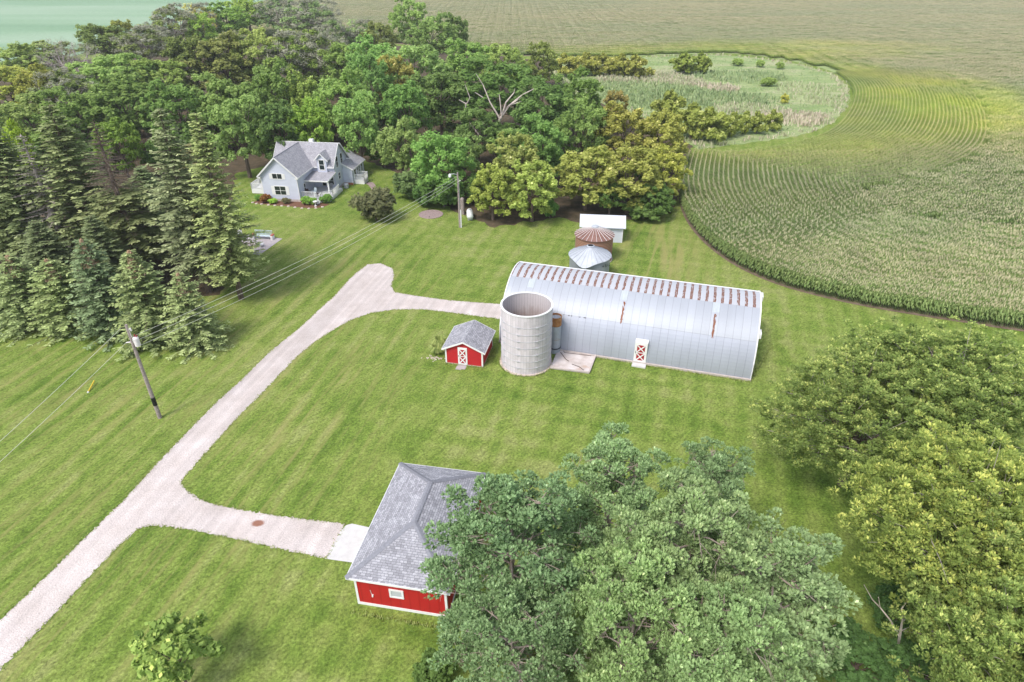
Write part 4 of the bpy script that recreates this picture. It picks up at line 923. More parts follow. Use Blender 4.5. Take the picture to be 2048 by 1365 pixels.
m = MB(); m.box(.08, .2, -.06, .06, h1-1.6, h1-1.3); m.build('bracket', 'steel', p)
m = MB(); m.tube([(.0, .0, h1-.35), (.30, -.02, h1-.42)], .035, 6); m.tube([(.26, -.02, h1-.55), (.26, -.02, h1-.28)], .055, 8); m.tube([(.12, -.05, h1-.3), (.14, -.05, h1-1.1)], .02, 5); m.build('cutout', 'porcelain', p)
for dz_ in (.25, 1.55):
    m = MB(); m.tube([(-.1, -.02, h1-dz_), (-.42, -.12, h1-dz_-.01)], [.05, .045], 8); m.build('insulator', 'porcelain' if dz_ > 1 else 'black', p)
p2 = thing('utility_pole', 'slim wooden utility pole with yard lamp near the propane tank', 'utility pole', (*P2, 0))
m = MB(); m.tube([(0, 0, 0), (0, 0, h2*.5), (0, 0, h2)], [.16, .13, .10], 12); m.build('pole', 'pole_wood', p2)
m = MB(); m.tube([(0, 0, h2-.35), (-.5, -.05, h2-.2), (-.95, -.1, h2-.25)], .035, 6); arm = m.build('lamp_arm', 'steel', p2)
m = MB(); m.lathe([(.01, h2-.2), (.12, h2-.2), (.2, h2-.38), (.2, h2-.62), (.01, h2-.68)], 14, (-1.05, -.1)); m.build('yard_lamp', 'white_vinyl', arm)
m = MB(); m.tube([(.2, -.06, 0), (.2, -.06, 2.6)], .09, 8); m.build('cable_guard', 'white_paint', p2)
m = MB(); m.tube([(.13, -.03, 0), (.12, -.03, h2-.8)], .03, 6); m.build('conduit', 'grey_paint', p2)
m = MB(); m.tube([(.05, -.1, h2-1.25), (.4, -.1, h2-1.1)], .04, 6); m.build('insulator', 'porcelain', p2)
def wire(a, b, sag, label, r_=.015):
    a, b = Vector(a), Vector(b); pts = []
    for k in range(25): t_ = k/24; q_ = a.lerp(b, t_); q_.z -= 4*sag*t_*(1-t_); pts.append(q_)
    m = MB(); m.tube(pts, r_, 5); return tag(m.build('power_line', 'wire'), label, 'power line', 'power lines')
A1 = Vector((*P1, 0)); A2 = Vector((*P2, 0))
wire(A1+Vector((.12, .05, h1-1.1)), A2+Vector((-.08, -.05, h2-.55)), .75, 'uppermost of the three wires between the two utility poles')
wire(A1+Vector((.12, .05, h1-1.55)), A2+Vector((-.08, -.05, h2-.95)), .8, 'middle of the three wires between the two utility poles')
wire(A1+Vector((.3, .05, h1-2.0)), A2+Vector((-.08, -.05, h2-1.35)), .85, 'lowest of the three wires between the two utility poles')
e0 = G(-120, 990, 8.0); e1 = G(-120, 1032, 7.0)
wire(A1+Vector((-.42, -.12, h1-.26)), Vector((e0[0], e0[1], 8.0)), .12, 'upper wire running from the left utility pole to the left frame edge')
wire(A1+Vector((-.42, -.12, h1-1.56)), Vector((e1[0], e1[1], 7.0)), .12, 'lower wire running from the left utility pole to the left frame edge')

# ------------------------------------------------------------------ vegetation prototypes
def leaf_quads(C, N, size, r, elong=1.5, jit=.35):
    """diamond leaves centred at C facing N"""
    n = len(C); rd = r.normal(size=(n, 3)); N = N/np.maximum(np.linalg.norm(N, axis=1)[:, None], 1e-6)
    a = np.cross(N, rd); a /= np.maximum(np.linalg.norm(a, axis=1)[:, None], 1e-6); b = np.cross(N, a)
    s = (size*r.uniform(1-jit, 1+jit, n))[:, None]
    V = np.stack([C-a*s*elong/2, C-b*s/2, C+a*s*elong/2, C+b*s/2], 1).reshape(-1, 3)
    return V, np.arange(4*n).reshape(-1, 4)
def broad_crown(seed, R, z0, z1, nclump=30, nsub=8, nleaf=45, leaf=.34, lump=.30, mat='broad_leaf', up=.55, sparse=0, tips=.5, skirt=-.8, elong=1.5):
    r = np.random.default_rng(seed); cz = (z0+z1)/2; hz = (z1-z0)/2; Cs = []; 
    k = np.arange(nclump)+.5; ph = np.arccos(1-k/nclump*(1-skirt)); th = math.pi*(1+5**.5)*k+r.uniform(0, 6)
    rad = r.uniform(.52, .86, nclump)
    cl = np.stack([np.sin(ph)*np.cos(th)*rad*R, np.sin(ph)*np.sin(th)*rad*R, cz+np.cos(ph)*rad*hz], 1); cl += r.normal(0, .06*R, cl.shape)
    lr = R*lump*r.uniform(.7, 1.15, nclump)
    CC = []; NN = []; TT = []
    for i in range(nclump):
        d_ = r.normal(size=(nsub, 3)); d_ /= np.linalg.norm(d_, axis=1)[:, None]; d_[:, 2] = np.where(d_[:, 2] < -.3, -d_[:, 2]*.6, d_[:, 2])
        sc = cl[i]+d_*lr[i]*r.uniform(.55, 1, (nsub, 1))*np.array([1, 1, .8]); ct = r.uniform(-.12, .12)
        for j in range(nsub):
            if r.random() < sparse: continue
            e = r.normal(size=(nleaf, 3)); e /= np.linalg.norm(e, axis=1)[:, None]
            sr = lr[i]*.40*r.uniform(.6, 1.35); pt = sc[j]+e*sr*(r.random((nleaf, 1))**.6)*np.array([1, 1, .95])+np.array([0, 0, -.35])*sr*(np.abs(r.normal(size=(nleaf, 1)))*np.linalg.norm(e[:, :2], axis=1)[:, None])
            nrm = e*.7+np.array([0, 0, up])+r.normal(0, .45, e.shape); CC.append(pt); NN.append(nrm)
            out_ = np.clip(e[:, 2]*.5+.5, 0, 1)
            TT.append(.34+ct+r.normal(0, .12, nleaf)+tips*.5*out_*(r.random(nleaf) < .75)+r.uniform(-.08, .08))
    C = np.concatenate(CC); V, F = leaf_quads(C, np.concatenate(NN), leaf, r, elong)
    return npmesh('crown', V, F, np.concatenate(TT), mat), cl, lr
def trunk_mesh(seed, h0, tr, ends, mat='bark', lean=(0, 0), thin=.35, twigs=0, name='trunk'):
    rnd = random.Random(seed); m = MB(); top = Vector((lean[0], lean[1], h0)); m.tube([(0, 0, -.1), (lean[0]*.3, lean[1]*.3, h0*.45), top], [tr, tr*.8, tr*.6], 8)
    for e in ends:
        e = Vector(e); t_ = rnd.uniform(.5, 1.0); st = Vector((lean[0]*t_, lean[1]*t_, h0*t_)); mid = st.lerp(e, .5)+Vector((rnd.gauss(0, .3), rnd.gauss(0, .3), rnd.uniform(-.2, .5)))
        m.tube([st, mid, e], [tr*thin, tr*thin*.6, tr*thin*.2], 5, False)
        for _ in range(twigs):
            q_ = mid.lerp(e, rnd.uniform(.1, 1)); d_ = Vector((rnd.gauss(0, 1), rnd.gauss(0, 1), rnd.gauss(.4, .8)))*rnd.uniform(.5, 1.3)
            m.tube([q_, q_+d_*.5+Vector((0, 0, .1)), q_+d_], [tr*.10, tr*.06, tr*.03], 4, False)
    o = m.build(name, mat, None, uv=False); me_ = o.data; bpy.data.objects.remove(o); return me_
PROTO = {}
def reg(kind, h, R, parts): PROTO[kind] = (h, R, parts)
for i in range(4):
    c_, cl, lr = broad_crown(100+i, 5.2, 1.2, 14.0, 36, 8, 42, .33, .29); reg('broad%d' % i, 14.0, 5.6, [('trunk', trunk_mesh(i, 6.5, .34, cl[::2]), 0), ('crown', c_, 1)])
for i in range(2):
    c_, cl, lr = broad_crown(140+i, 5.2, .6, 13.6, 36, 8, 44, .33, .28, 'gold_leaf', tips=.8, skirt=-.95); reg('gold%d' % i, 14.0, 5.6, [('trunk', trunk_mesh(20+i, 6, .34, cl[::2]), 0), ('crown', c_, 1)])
for i in range(2):
    c_, cl, lr = broad_crown(160+i, 5.0, 1.6, 13.6, 30, 8, 36, .30, .28, 'broad_leaf', sparse=.3); tw, _, _ = broad_crown(170+i, 5.2, 2.5, 13.9, 26, 8, 28, .09, .30, 'twig_haze', elong=8)
    reg('sparse%d' % i, 14.0, 5.4, [('trunk', trunk_mesh(30+i, 6.5, .30, cl, 'deadwood', twigs=4), 0), ('crown', c_, 1), ('bare_twigs', tw, 0)])
c_, cl, lr = broad_crown(180, 4.6, 3.5, 14, 18, 6, 10, .2, .36); tw, _, _ = broad_crown(181, 4.4, 5.0, 13.5, 16, 6, 10, .06, .36, 'twig_haze', elong=12)
reg('bare', 14.0, 4.8, [('trunk', trunk_mesh(40, 7.5, .30, [Vector(x) for x in cl], 'deadwood', twigs=7, lean=(-1.2, .3)), 0), ('bare_twigs', tw, 0)])
# shrubs
c_, cl, lr = broad_crown(200, 1.25, -.1, 2.4, 12, 9, 60, .16, .5, tips=.3, skirt=-1); reg('shrub', 2.4, 1.5, [('stem', trunk_mesh(50, 1.0, .08, cl[::3]), 0), ('crown', c_, 1)])
c_, cl, lr = broad_crown(201, 1.25, -.1, 2.4, 12, 9, 50, .20, .5, 'gold_leaf', tips=.9, skirt=-1); reg('gold_shrub', 2.4, 1.5, [('stem', trunk_mesh(51, 1.0, .08, cl[::3]), 0), ('crown', c_, 1)])
c_, cl, lr = broad_crown(202, 1.6, .6, 3.8, 13, 8, 45, .17, .42, 'locust_leaf', tips=.9, skirt=-.8); reg('sapling', 4.0, 1.8, [('trunk', trunk_mesh(52, 1.8, .07, cl), 0), ('crown', c_, 1)])

def spruce(seed, h, R, z0, dens=1.0, mat='spruce_needle', p=.85, droop=.25, bare=0, wsz=.5, young=False, btop=2):
    r = np.random.default_rng(seed); rnd = random.Random(seed); CC = []; m = MB(); V = []; T = []
    m.tube([(0, 0, -.1), (0, 0, h*.5), (0, 0, h*.98)], [h*.017, h*.011, .02], 7)
    z = z0
    while z < h-.15:
        f = (z-z0)/(h-z0); L_ = R*(1-f)**p*r.uniform(.85, 1.12)*(1 if young else min(1, .62+1.9*f))+.12; nb = max(5, int((7 if not young else 9)*dens*(1-.25*f)))
        a0 = r.uniform(0, 6.28)
        for b in range(nb):
            a = a0+2*math.pi*b/nb+r.normal(0, .18); ll = L_*r.uniform(.68, 1.16); dr = np.array([math.cos(a), math.sin(a), 0.]); sd_ = np.array([-dr[1], dr[0], 0.]); zz_ = z+r.normal(0, .12)
            dp = droop*ll*r.uniform(.6, 1.3)*(1-f*.8); isb = r.random() < (bare if f < btop else .96)
            P_ = lambda s: np.array([0, 0, zz_])+dr*ll*s+np.array([0, 0, -dp*s+dp*.55*s*s+.12*ll*s*f])
            if isb or b % 3 == 0: m.tube([P_(0), P_(.5), P_(1)], [.035, .022, .008], 4, False)
            if isb:
                for s in (.25, .4, .55, .7, .85, .97):
                    for sg in (-1, 1): q_ = P_(s); e = q_+(sd_*sg*.7+dr*.6)*ll*.30*(1.15-s)+np.array([0, 0, .04]); m.tube([q_, e], [.018, .008], 3, False)
                continue
            ns = max(3, int(ll/.23)); 
            for k_ in range(ns):
                s = (k_+.6+r.uniform(-.2, .2))/ns
                if s < .12: continue
                q_ = P_(min(s, 1.0)); wdt = wsz*(.55+.45*min(1, ll))*(1.15-.55*s)
                for sg in (-1, 0, 1):
                    dd = dr*(.75 if sg else 1.0)+sd_*sg*.85+np.array([0, 0, r.normal(-.10, .16)]); dd /= np.linalg.norm(dd); nn = np.array([0, 0, 1.])+r.normal(0, .3, 3); e1 = np.cross(dd, nn); e1 /= np.linalg.norm(e1)
                    ln = wdt*r.uniform(.75, 1.4)*(1.1 if sg else .9); wd = ln*r.uniform(.17, .27); c0 = q_+np.array([0, 0, r.normal(0, .03)])
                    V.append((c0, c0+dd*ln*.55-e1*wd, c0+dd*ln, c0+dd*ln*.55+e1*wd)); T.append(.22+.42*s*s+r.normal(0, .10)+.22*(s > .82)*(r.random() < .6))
                if r.random() < .5:   # hanging spray
                    ln = wdt*.8; c0 = q_; V.append((c0+dr*.08, c0+sd_*ln*.25+np.array([0, 0, -ln*.45]), c0+np.array([0, 0, -ln]), c0-sd_*ln*.25+np.array([0, 0, -ln*.45]))); T.append(.16+r.normal(0, .06))
        z += r.uniform(.24, .40)*(1 if not young else .85)*(1.0 if h < 10 else 1.25)
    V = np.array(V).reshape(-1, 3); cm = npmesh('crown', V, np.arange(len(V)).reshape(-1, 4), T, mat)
    o = m.build('trunk', 'bark' if bare < .5 else 'deadwood', None, uv=False); tm = o.data; bpy.data.objects.remove(o)
    return tm, cm
def cones(seed, h, R, frac=.26, n=1100, mat='brown_cone', size=.12):
    r = np.random.default_rng(seed); f = r.random(n)**1.2*frac; zz_ = h*(1-f); rr = R*f*1.0*r.random(n)**.4+.05; a = r.uniform(0, 6.28, n)
    C = np.stack([rr*np.cos(a), rr*np.sin(a), zz_], 1); N = np.stack([np.cos(a), np.sin(a), np.full(n, .5)], 1)+r.normal(0, .4, (n, 3)); V, F = leaf_quads(C, N, size, r, 1.8); return npmesh('cones', V, F, r.random(n), mat)
for i in range(2):
    tm, cm = spruce(300+i, 15.5, 3.5, 2.4, 1.5, wsz=.46); reg('spruce%d' % i, 15.5, 3.5, [('trunk', tm, 0), ('crown', cm, 1)])
tm, cm = spruce(310, 15.5, 3.3, 2.6, 1.4, bare=.22, btop=.52, wsz=.46); reg('thin_spruce', 15.5, 3.3, [('trunk', tm, 0), ('crown', cm, 1)])
tm, cm = spruce(312, 13.5, 2.7, 1.5, 1.1, bare=.72); reg('dead_spruce', 13.5, 2.7, [('trunk', tm, 0), ('crown', cm, 1)])
for i in range(2):
    tm, cm = spruce(320+i, 7.4, 2.7, .15, 1.35, p=.66, droop=.14, young=True, wsz=.42); reg('young%d' % i, 7.4, 2.8, [('trunk', tm, 0), ('crown', cm, 1), ('cones', cones(330+i, 7.4, 2.4), 0)])

def pine(seed, h, R, z0, nlimb=46, tuft_per=46, leaf='pine_needle'):
    """Scots-type pine: limbs ending in rounded pads of bristly tufts, pinkish bark showing between"""
    r = np.random.default_rng(seed); rnd = random.Random(seed); m = MB(); lean = np.array([r.normal(0, .3), r.normal(0, .3)])
    m.tube([(0, 0, -.1), (lean[0]*.4, lean[1]*.4, h*.45), (lean[0], lean[1], h*.93)], [.24, .13, .03], 9)
    V = []; T = []; pads = [(np.array([lean[0]*f_+r.normal(0, .35), lean[1]*f_+r.normal(0, .35), h*f_]), r.uniform(.35, .6)) for f_ in np.linspace(.78, 1.0, 22)]; dead = m
    for i in range(nlimb):
        f = (i+.5)/nlimb; z = z0+(h*.95-z0)*f**.9; a = i*2.39996+r.normal(0, .25)
        env = R*(math.sin(math.pi*min(1, .22+.78*f*.98))**.55 if f < .5 else (1-((f-.45)/.58)**2.1)**.62); ll = max(.5, env*r.uniform(.55, 1.18))
        dr = np.array([math.cos(a), math.sin(a), 0]); rise = r.uniform(.05, .5)*ll*(.4+.8*f); st = np.array([lean[0]*f, lean[1]*f, z-.3]); en = st+dr*ll+np.array([0, 0, rise]); mid = (st+en)/2+np.array([r.normal(0, .15), r.normal(0, .15), .12*ll])
        m.tube([st, mid, en], [.055, .035, .015], 5, False)
        nsub_ = int(3+ll*1.9)
        for j in range(nsub_):
            s = r.uniform(.38, 1.0); q_ = st*(1-s)+en*s+np.array([0, 0, .14*math.sin(math.pi*s)*ll]); dd = dr*.6+np.array([-dr[1], dr[0], 0])*r.normal(0, .9)+np.array([0, 0, r.uniform(.1, .9)]); dd /= np.linalg.norm(dd); e = q_+dd*r.uniform(.35, 1.05)
            m.tube([q_, (q_+e)/2+np.array([0, 0, -.03]), e], [.03, .02, .01], 4, False); pads.append((e, r.uniform(.26, .56)))
            if r.random() < .45:
                e2 = q_+np.array([r.normal(0, .5), r.normal(0, .5), r.normal(-.1, .3)]); dead.tube([q_, (q_+e2)/2, e2], [.022, .014, .006], 4, False); 
                for _ in range(3): e3 = e2+r.normal(0, .25, 3); dead.tube([(q_+e2)/2, e3], [.010, .004], 3, False)
    for c0, pr in pads:
        n = int(tuft_per*(pr/.5)**2*1.5); e = r.normal(size=(n, 3)); e /= np.linalg.norm(e, axis=1)[:, None]; e[:, 2] = np.abs(e[:, 2])*1.0-.22
        pc = r.uniform(-.17, .14)
        for k_ in range(n):
            base = c0+e[k_]*pr*np.array([1, 1, .7])*r.uniform(.55, 1.0); ax = e[k_]*.8+np.array([0, 0, .55])+r.normal(0, .25, 3); ax /= np.linalg.norm(ax); L_ = r.uniform(.12, .20)
            tt = .25+pc+.44*max(0, ax[2])+r.normal(0, .10)  # highlight put into the tint: needles pointing up are lighter
            for q3 in range(3):
                pd = r.normal(size=3); pd -= ax*pd.dot(ax); pd /= np.linalg.norm(pd); tip = base+(ax+pd*.55)*L_; wd = np.cross(ax, pd)*L_*.30
                V.append((base-ax*.05, base+(tip-base)*.6-wd, tip, base+(tip-base)*.6+wd)); T.append(tt+r.normal(0, .05))
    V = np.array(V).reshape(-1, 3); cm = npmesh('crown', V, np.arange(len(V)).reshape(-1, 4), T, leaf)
    o = m.build('trunk', 'pine_bark', None, uv=False); tm = o.data; bpy.data.objects.remove(o)
    return [('trunk', tm, 0), ('crown', cm, 1)]
reg('pine0', 14.5, 3.6, pine(400, 14.5, 3.5, 2.0, 50, 44)); reg('pine1', 14.5, 4.0, pine(401, 14.5, 4.0, 2.0, 54, 44))

def locust(seed, h, R, z0, cut=1.45):
    """spreading crown of leafy tufts on many fine limbs, yellow-green new growth at the tips"""
    r = np.random.default_rng(seed); ends = []; V = []; T = []
    nb = 120; cz = z0+(h-z0)*.42
    for i in range(nb):
        f = (i+.5)/nb; ph = math.acos(1-cut*f); th = i*2.39996+r.normal(0, .3); lump = 1+.13*math.sin(3*th+seed)*math.sin(2.3*ph+1)+r.normal(0, .07); rd = R*.92*lump*(1 if i % 4 else r.uniform(.55, .85))
        ends.append(np.array([math.sin(ph)*math.cos(th)*rd, math.sin(ph)*math.sin(th)*rd, cz+math.cos(ph)*(h-cz)*(rd/R)]))
    tw = MB()
    for e in ends:
        outd = e-np.array([0, 0, cz-2.]); outd /= np.linalg.norm(outd); pc = r.uniform(-.10, .08)
        for j in range(13):
            c0 = e+r.normal(0, 1, 3)*np.array([.80, .80, .45])-outd*r.uniform(-.25, .7); tr_ = r.uniform(.24, .40); tc = r.uniform(-.08, .08); bright = r.random() < .78
            if j < 2: b0 = e-outd*r.uniform(1.2, 2.0)+r.normal(0, .2, 3); tw.tube([b0, (b0+c0)/2+np.array([0, 0, .1]), c0], [.022, .014, .006], 4, False)
            n = 54; d = r.normal(size=(n, 3)); d /= np.linalg.norm(d, axis=1)[:, None]; d[:, 2] = np.abs(d[:, 2])*.8-.15; d += outd*.35; d /= np.linalg.norm(d, axis=1)[:, None]
            for q in range(n):
                a0 = c0+d[q]*tr_*r.uniform(.3, .8); dd = d[q]*.8+r.normal(0, .35, 3); dd /= np.linalg.norm(dd); nn = np.array([0, 0, 1.])+d[q]*.5+r.normal(0, .3, 3); e1 = np.cross(dd, nn); e1 /= np.linalg.norm(e1)+1e-6; ln = r.uniform(.13, .24); wd = ln*r.uniform(.20, .30)
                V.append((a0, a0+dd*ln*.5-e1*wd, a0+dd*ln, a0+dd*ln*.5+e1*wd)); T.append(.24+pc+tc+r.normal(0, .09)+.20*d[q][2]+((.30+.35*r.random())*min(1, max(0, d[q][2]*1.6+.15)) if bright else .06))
    V = np.array(V).reshape(-1, 3); cm = npmesh('crown', V, np.arange(len(V)).reshape(-1, 4), T, 'locust_leaf')
    o = tw.build('twigs', 'deadwood', None, uv=False); wm = o.data; bpy.data.objects.remove(o)
    return [('trunk', trunk_mesh(seed, h*.42, .34, [Vector(x) for x in ends[::3]], 'bark', thin=.17), 0), ('crown', cm, 1), ('twigs', wm, 0)]
reg('locust0', 12.0, 6.0, locust(500, 12.0, 6.0, 2.5)); reg('locust1', 12.0, 6.0, locust(501, 12.0, 5.8, 5.2, 1.22))

CAT = {'spruce': 'spruce tree', 'young': 'spruce tree', 'thin_spruce': 'spruce tree', 'dead_spruce': 'spruce tree', 'pine': 'pine tree', 'shrub': 'shrub', 'gold_shrub': 'shrub', 'sapling': 'tree'}
NAME = {'broad': 'broadleaf_tree', 'gold': 'box_elder_tree', 'sparse': 'thinning_tree', 'bare': 'dead_tree', 'spruce': 'spruce_tree', 'young': 'young_spruce_tree', 'thin_spruce': 'dying_spruce_tree', 'dead_spruce': 'dead_spruce_tree', 'pine': 'pine_tree', 'locust': 'locust_tree', 'shrub': 'shrub', 'gold_shrub': 'shrub', 'sapling': 'young_tree'}
trnd = random.Random(77)
def plant(kind, x, y, h, R, label, tint=(1, 1, 1), group=None, rot=None, z=0, cat=None, name=None):
    ph, pR, parts = PROTO[kind]; base = kind.rstrip('0123')
    o = thing(name or NAME[base], label, cat or CAT.get(base, 'tree'), (x, y, z), trnd.uniform(0, 6.28) if rot is None else rot, group)
    o.scale = (R/pR, R/pR, h/ph)
    for nm, me_, isleaf in parts:
        c = bpy.data.objects.new(nm, me_); COL.objects.link(c); c.parent = o
        c.color = (*tint, 1) if isleaf else (1, 1, 1, 1)
    return o
def crown_at(kind, px, py, rpx, h, label, tint=(1, 1, 1), group=None, zc=None, R=None, **k):
    """place a tree so that its crown centre (height zc) is seen at the pixel"""
    zc = h*.62 if zc is None else zc; x, y = G(px, py, zc); r_ = R or rpx*slant(x, y, zc)/FPX*(1.02 if group == WG else 1)
    if group == WG: q_ = trnd.uniform(.82, 1.28); tint = tuple(a*q_*trnd.uniform(.94, 1.06) for a in tint); h *= trnd.uniform(.94, 1.12)
    return plant(kind, x, y, h, r_, label, tint, group, **k)
WG = 'trees of the woods around the farmhouse'
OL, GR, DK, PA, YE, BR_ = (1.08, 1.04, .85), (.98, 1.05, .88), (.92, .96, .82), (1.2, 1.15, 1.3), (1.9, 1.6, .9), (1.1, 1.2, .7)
woods = [
 ('broad0', 40, 118, 55, 13, 'olive wind-combed tree leftmost in the back row against the teal field', OL),
 ('broad2', 95, 112, 42, 12, 'olive tree just left of the bare dead pair at the back row', OL),
 ('bare', 122, 120, 40, 15, 'bare grey dead tree leaning left over the back row', (1, 1, 1)),
 ('bare', 168, 122, 42, 14, 'second bare dead tree, thicker, just right of the leaning one', (1, 1, 1)),
 ('broad3', 205, 80, 45, 14, 'olive tree right of the bare pair against the teal field', OL),
 ('gold0', 240, 75, 32, 14, 'yellow-tipped tree poking up from the back row at left', OL),
 ('sparse0', 290, 85, 52, 14, 'half-bare pinkish-grey tree with twiggy top at the back left', OL),
 ('sparse1', 350, 52, 48, 16, 'thin-crowned grey-green tree standing high against the teal field', OL),
 ('sparse0', 398, 38, 36, 16, 'thin tree with reddish-tan twig tips in the back row', (1.5, 1.1, .9)),
 ('broad1', 405, 64, 26, 13, 'small bright green tree below the reddish twiggy one', BR_),
 ('broad0', 450, 34, 42, 16, 'vivid green tree, left one of a touching pair at the top', BR_),
 ('broad3', 494, 24, 40, 16, 'vivid green tree, right one of a touching pair at the top', BR_),
 ('sparse1', 556, 28, 42, 16, 'pale silvery tree left of the broad pale willow at the top', PA),
 ('sparse0', 622, 34, 60, 17, 'broad pale willow-like tree touching the top frame edge', PA),
 ('sparse1', 668, 72, 38, 15, 'ragged pale tree with pink bare branches beside the tan field', PA),
 ('sparse0', 720, 66, 38, 15, 'soft bluish-green tree left of the rounded green one', PA),
 ('broad2', 757, 78, 36, 16, 'rounded olive-green tree standing clear against the tan field', OL),
 ('broad1', 818, 42, 40, 18, 'tallest leafy tree left of the forked pair by the tan field', GR),
 ('broad0', 866, 66, 46, 17, 'tall open tree between the tallest one and the small conical one', GR),
 ('broad3', 910, 68, 30, 15, 'small conical green tree at the right end of the high group', GR),
 ('broad1', 18, 172, 62, 13, 'yellow-green tree at the left frame edge in the second row', (1.4, 1.25, .8)),
 ('gold1', 78, 180, 42, 13, 'tree with a yellow-orange side in the second row at left', (.9, .85, .7)),
 ('sparse1', 130, 180, 50, 13, 'grey twiggy tree below the bare dead pair', OL),
 ('broad0', 190, 165, 55, 13, 'mid-green tree below and right of the bare dead pair', GR),
 ('broad2', 250, 150, 55, 13, 'bright-topped tree under the half-bare pinkish one', GR),
 ('broad3', 315, 148, 52, 13, 'tree with orange-flecked top left of the great olive dome', OL),
 ('gold0', 385, 122, 55, 15, 'left half of the great olive dome in mid woods', (.72, .78, .8)),
 ('gold1', 445, 118, 62, 16, 'great olive dome of foliage in mid woods', (.72, .78, .8)),
 ('broad1', 515, 118, 52, 15, 'pale olive tree right of the great olive dome', OL),
 ('sparse0', 575, 112, 62, 16, 'wide grey half-dead tree, left half of the twiggy pair', OL),
 ('sparse1', 635, 110, 58, 16, 'wide grey half-dead tree, right half of the twiggy pair', OL),
 ('broad2', 690, 118, 48, 16, 'dark upright tree right of the wide twiggy pair', GR),
 ('broad0', 745, 132, 52, 15, 'bushy green tree under the rounded olive-green one', GR),
 ('broad1', 832, 130, 66, 16, 'light green domed tree right of centre in the woods', (1.0, 1.1, 1.0)),
 ('broad3', 935, 118, 52, 14, 'green tree behind the big elm on its left', GR),
 ('broad2', 1005, 128, 50, 14, 'yellowish-green tree behind the big elm on its right', OL),
 ('gold0', 1085, 118, 36, 12, 'yellowish tree right behind the elm beside the far golden bushes', (.8, .9, .8)),
 ('broad0', 60, 235, 62, 12, 'dark tree behind the tall spruces at left', DK),
 ('broad1', 150, 232, 62, 13, 'dark green tree behind the dead spruce top', DK),
 ('broad3', 248, 208, 70, 14, 'broad dark tree left of the bright green rounded one', DK),
 ('broad0', 355, 215, 58, 14, 'bright mid-green rounded tree above the tall right spruce', (.9, 1.1, .85)),
 ('broad2', 235, 285, 42, 11, 'lively green tree glimpsed between the tall spruces', BR_),
 ('broad3', 445, 205, 58, 14, 'dark tree left of the lighter one behind the house', DK),
 ('broad1', 478, 252, 62, 14, 'soft green tree left behind the farmhouse', (.85, .95, .8)),
 ('broad0', 548, 198, 58, 15, 'dark mid-woods tree under the twiggy pair', DK),
 ('broad2', 560, 258, 52, 13, 'deep green tree directly behind the left gable', (.75, .85, .7)),
 ('gold1', 612, 205, 48, 14, 'yellow-green lit tree right of the dark one above the house', (.7, .85, .7)),
 ('broad3', 622, 262, 46, 12, 'yellow-green tree just above the house chimney', BR_),
 ('broad0', 690, 205, 62, 15, 'grey-green spreading tree above the right end of the house', DK),
 ('broad1', 742, 175, 45, 15, 'tall pale-green tree left of the yellow-topped one', (.95, 1.1, 1.0)),
 ('gold0', 790, 165, 46, 15, 'yellow-topped tree in the middle of the woods', (1.1, 1.0, .9)),
 ('broad2', 812, 215, 52, 14, 'bluish-green tree under the yellow-topped one', (.82, 1.0, .8)),
 ('broad3', 715, 248, 48, 13, 'dark-leaved tree right behind the house addition', DK),
 ('broad0', 800, 282, 50, 12, 'drooping dark tree beside the mulch at the yard corner', DK),
 
 ('broad2', 880, 190, 70, 14, 'dark dense tree left of the big elm', DK),
 ('broad3', 1090, 215, 72, 14, 'dark dense tree right of the big elm', (.62, .75, .62)),
 ('broad0', 1150, 205, 56, 13, 'green tree between the dark one and the golden ones', (.85, 1.0, .7)),
 ('broad1', 1160, 265, 60, 12, 'shadowy green tree behind the golden front trees', DK),
 ('broad3', 1085, 290, 52, 11, 'bluish shaded tree between the two golden front groups', (.72, .85, .7)),
 ('broad1', 955, 255, 50, 11, 'dark tree left under the bare elm limbs', DK),
 ('broad0', 925, 300, 44, 9, 'small dark tree between the fresh green one and the elm', DK),
 ('broad2', 1015, 285, 46, 8, 'small dark tree under the right elm limbs', DK),
 ('broad0', 884, 322, 66, 10.5, 'fresh green rounded tree right behind the far utility pole', (.88, 1.1, .8)),
 ('gold0', 1030, 325, 62, 10.5, 'yellowish tree with grey dead twigs above the drooping willow', (1.0, 1.0, .9)),
 ('gold1', 985, 372, 54, 8.2, 'drooping yellow-green tree next to the propane tank', (.95, 1.05, .8)),
 ('gold0', 1065, 372, 62, 8.5, 'ragged yellow-green tree right of the drooping one at the lawn edge', (.85, .95, .8)),
 ('gold1', 1175, 335, 78, 10.5, 'large golden-green tree left behind the white shed', (.95, 1.0, .9)),
 ('gold0', 1262, 345, 78, 10, 'large golden-green tree right behind the white shed', (.95, .98, .85)),
 ('gold1', 1245, 262, 66, 12, 'golden tree with a dead fork at the rear of the golden group', (1.05, .95, .8)),
 ('gold0', 1322, 262, 58, 12, 'orange-gold tree at the cornfield corner, upper one', (1.02, .97, .78)),
 ('gold1', 1336, 335, 46, 9, 'orange-gold tree at the cornfield corner, lower one', (1.02, .97, .78)),
 ('gold0', 1232, 205, 30, 10, 'small brownish-gold treetop beside the meadow', (1.05, .9, .9)),
]
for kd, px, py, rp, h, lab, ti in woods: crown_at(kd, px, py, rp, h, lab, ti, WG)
urn = random.Random(12)
for i in range(70):
    px = urn.uniform(-40, 1330); lo_ = np.interp(px, [0, 300, 700, 1000, 1300], [330, 330, 300, 400, 405]); hi_ = np.interp(px, [0, 300, 700, 1000, 1300], [200, 150, 150, 200, 300]); py = urn.uniform(hi_, lo_)
    if 500 < px < 760 and py > 280: continue
    crown_at('broad%d' % (i % 4), px, py, 34, 5.5, 'shaded undergrowth tree standing between the taller woods trees', (.6, .72, .55), 'undergrowth between the woods trees', zc=2.6, name='undergrowth_tree')
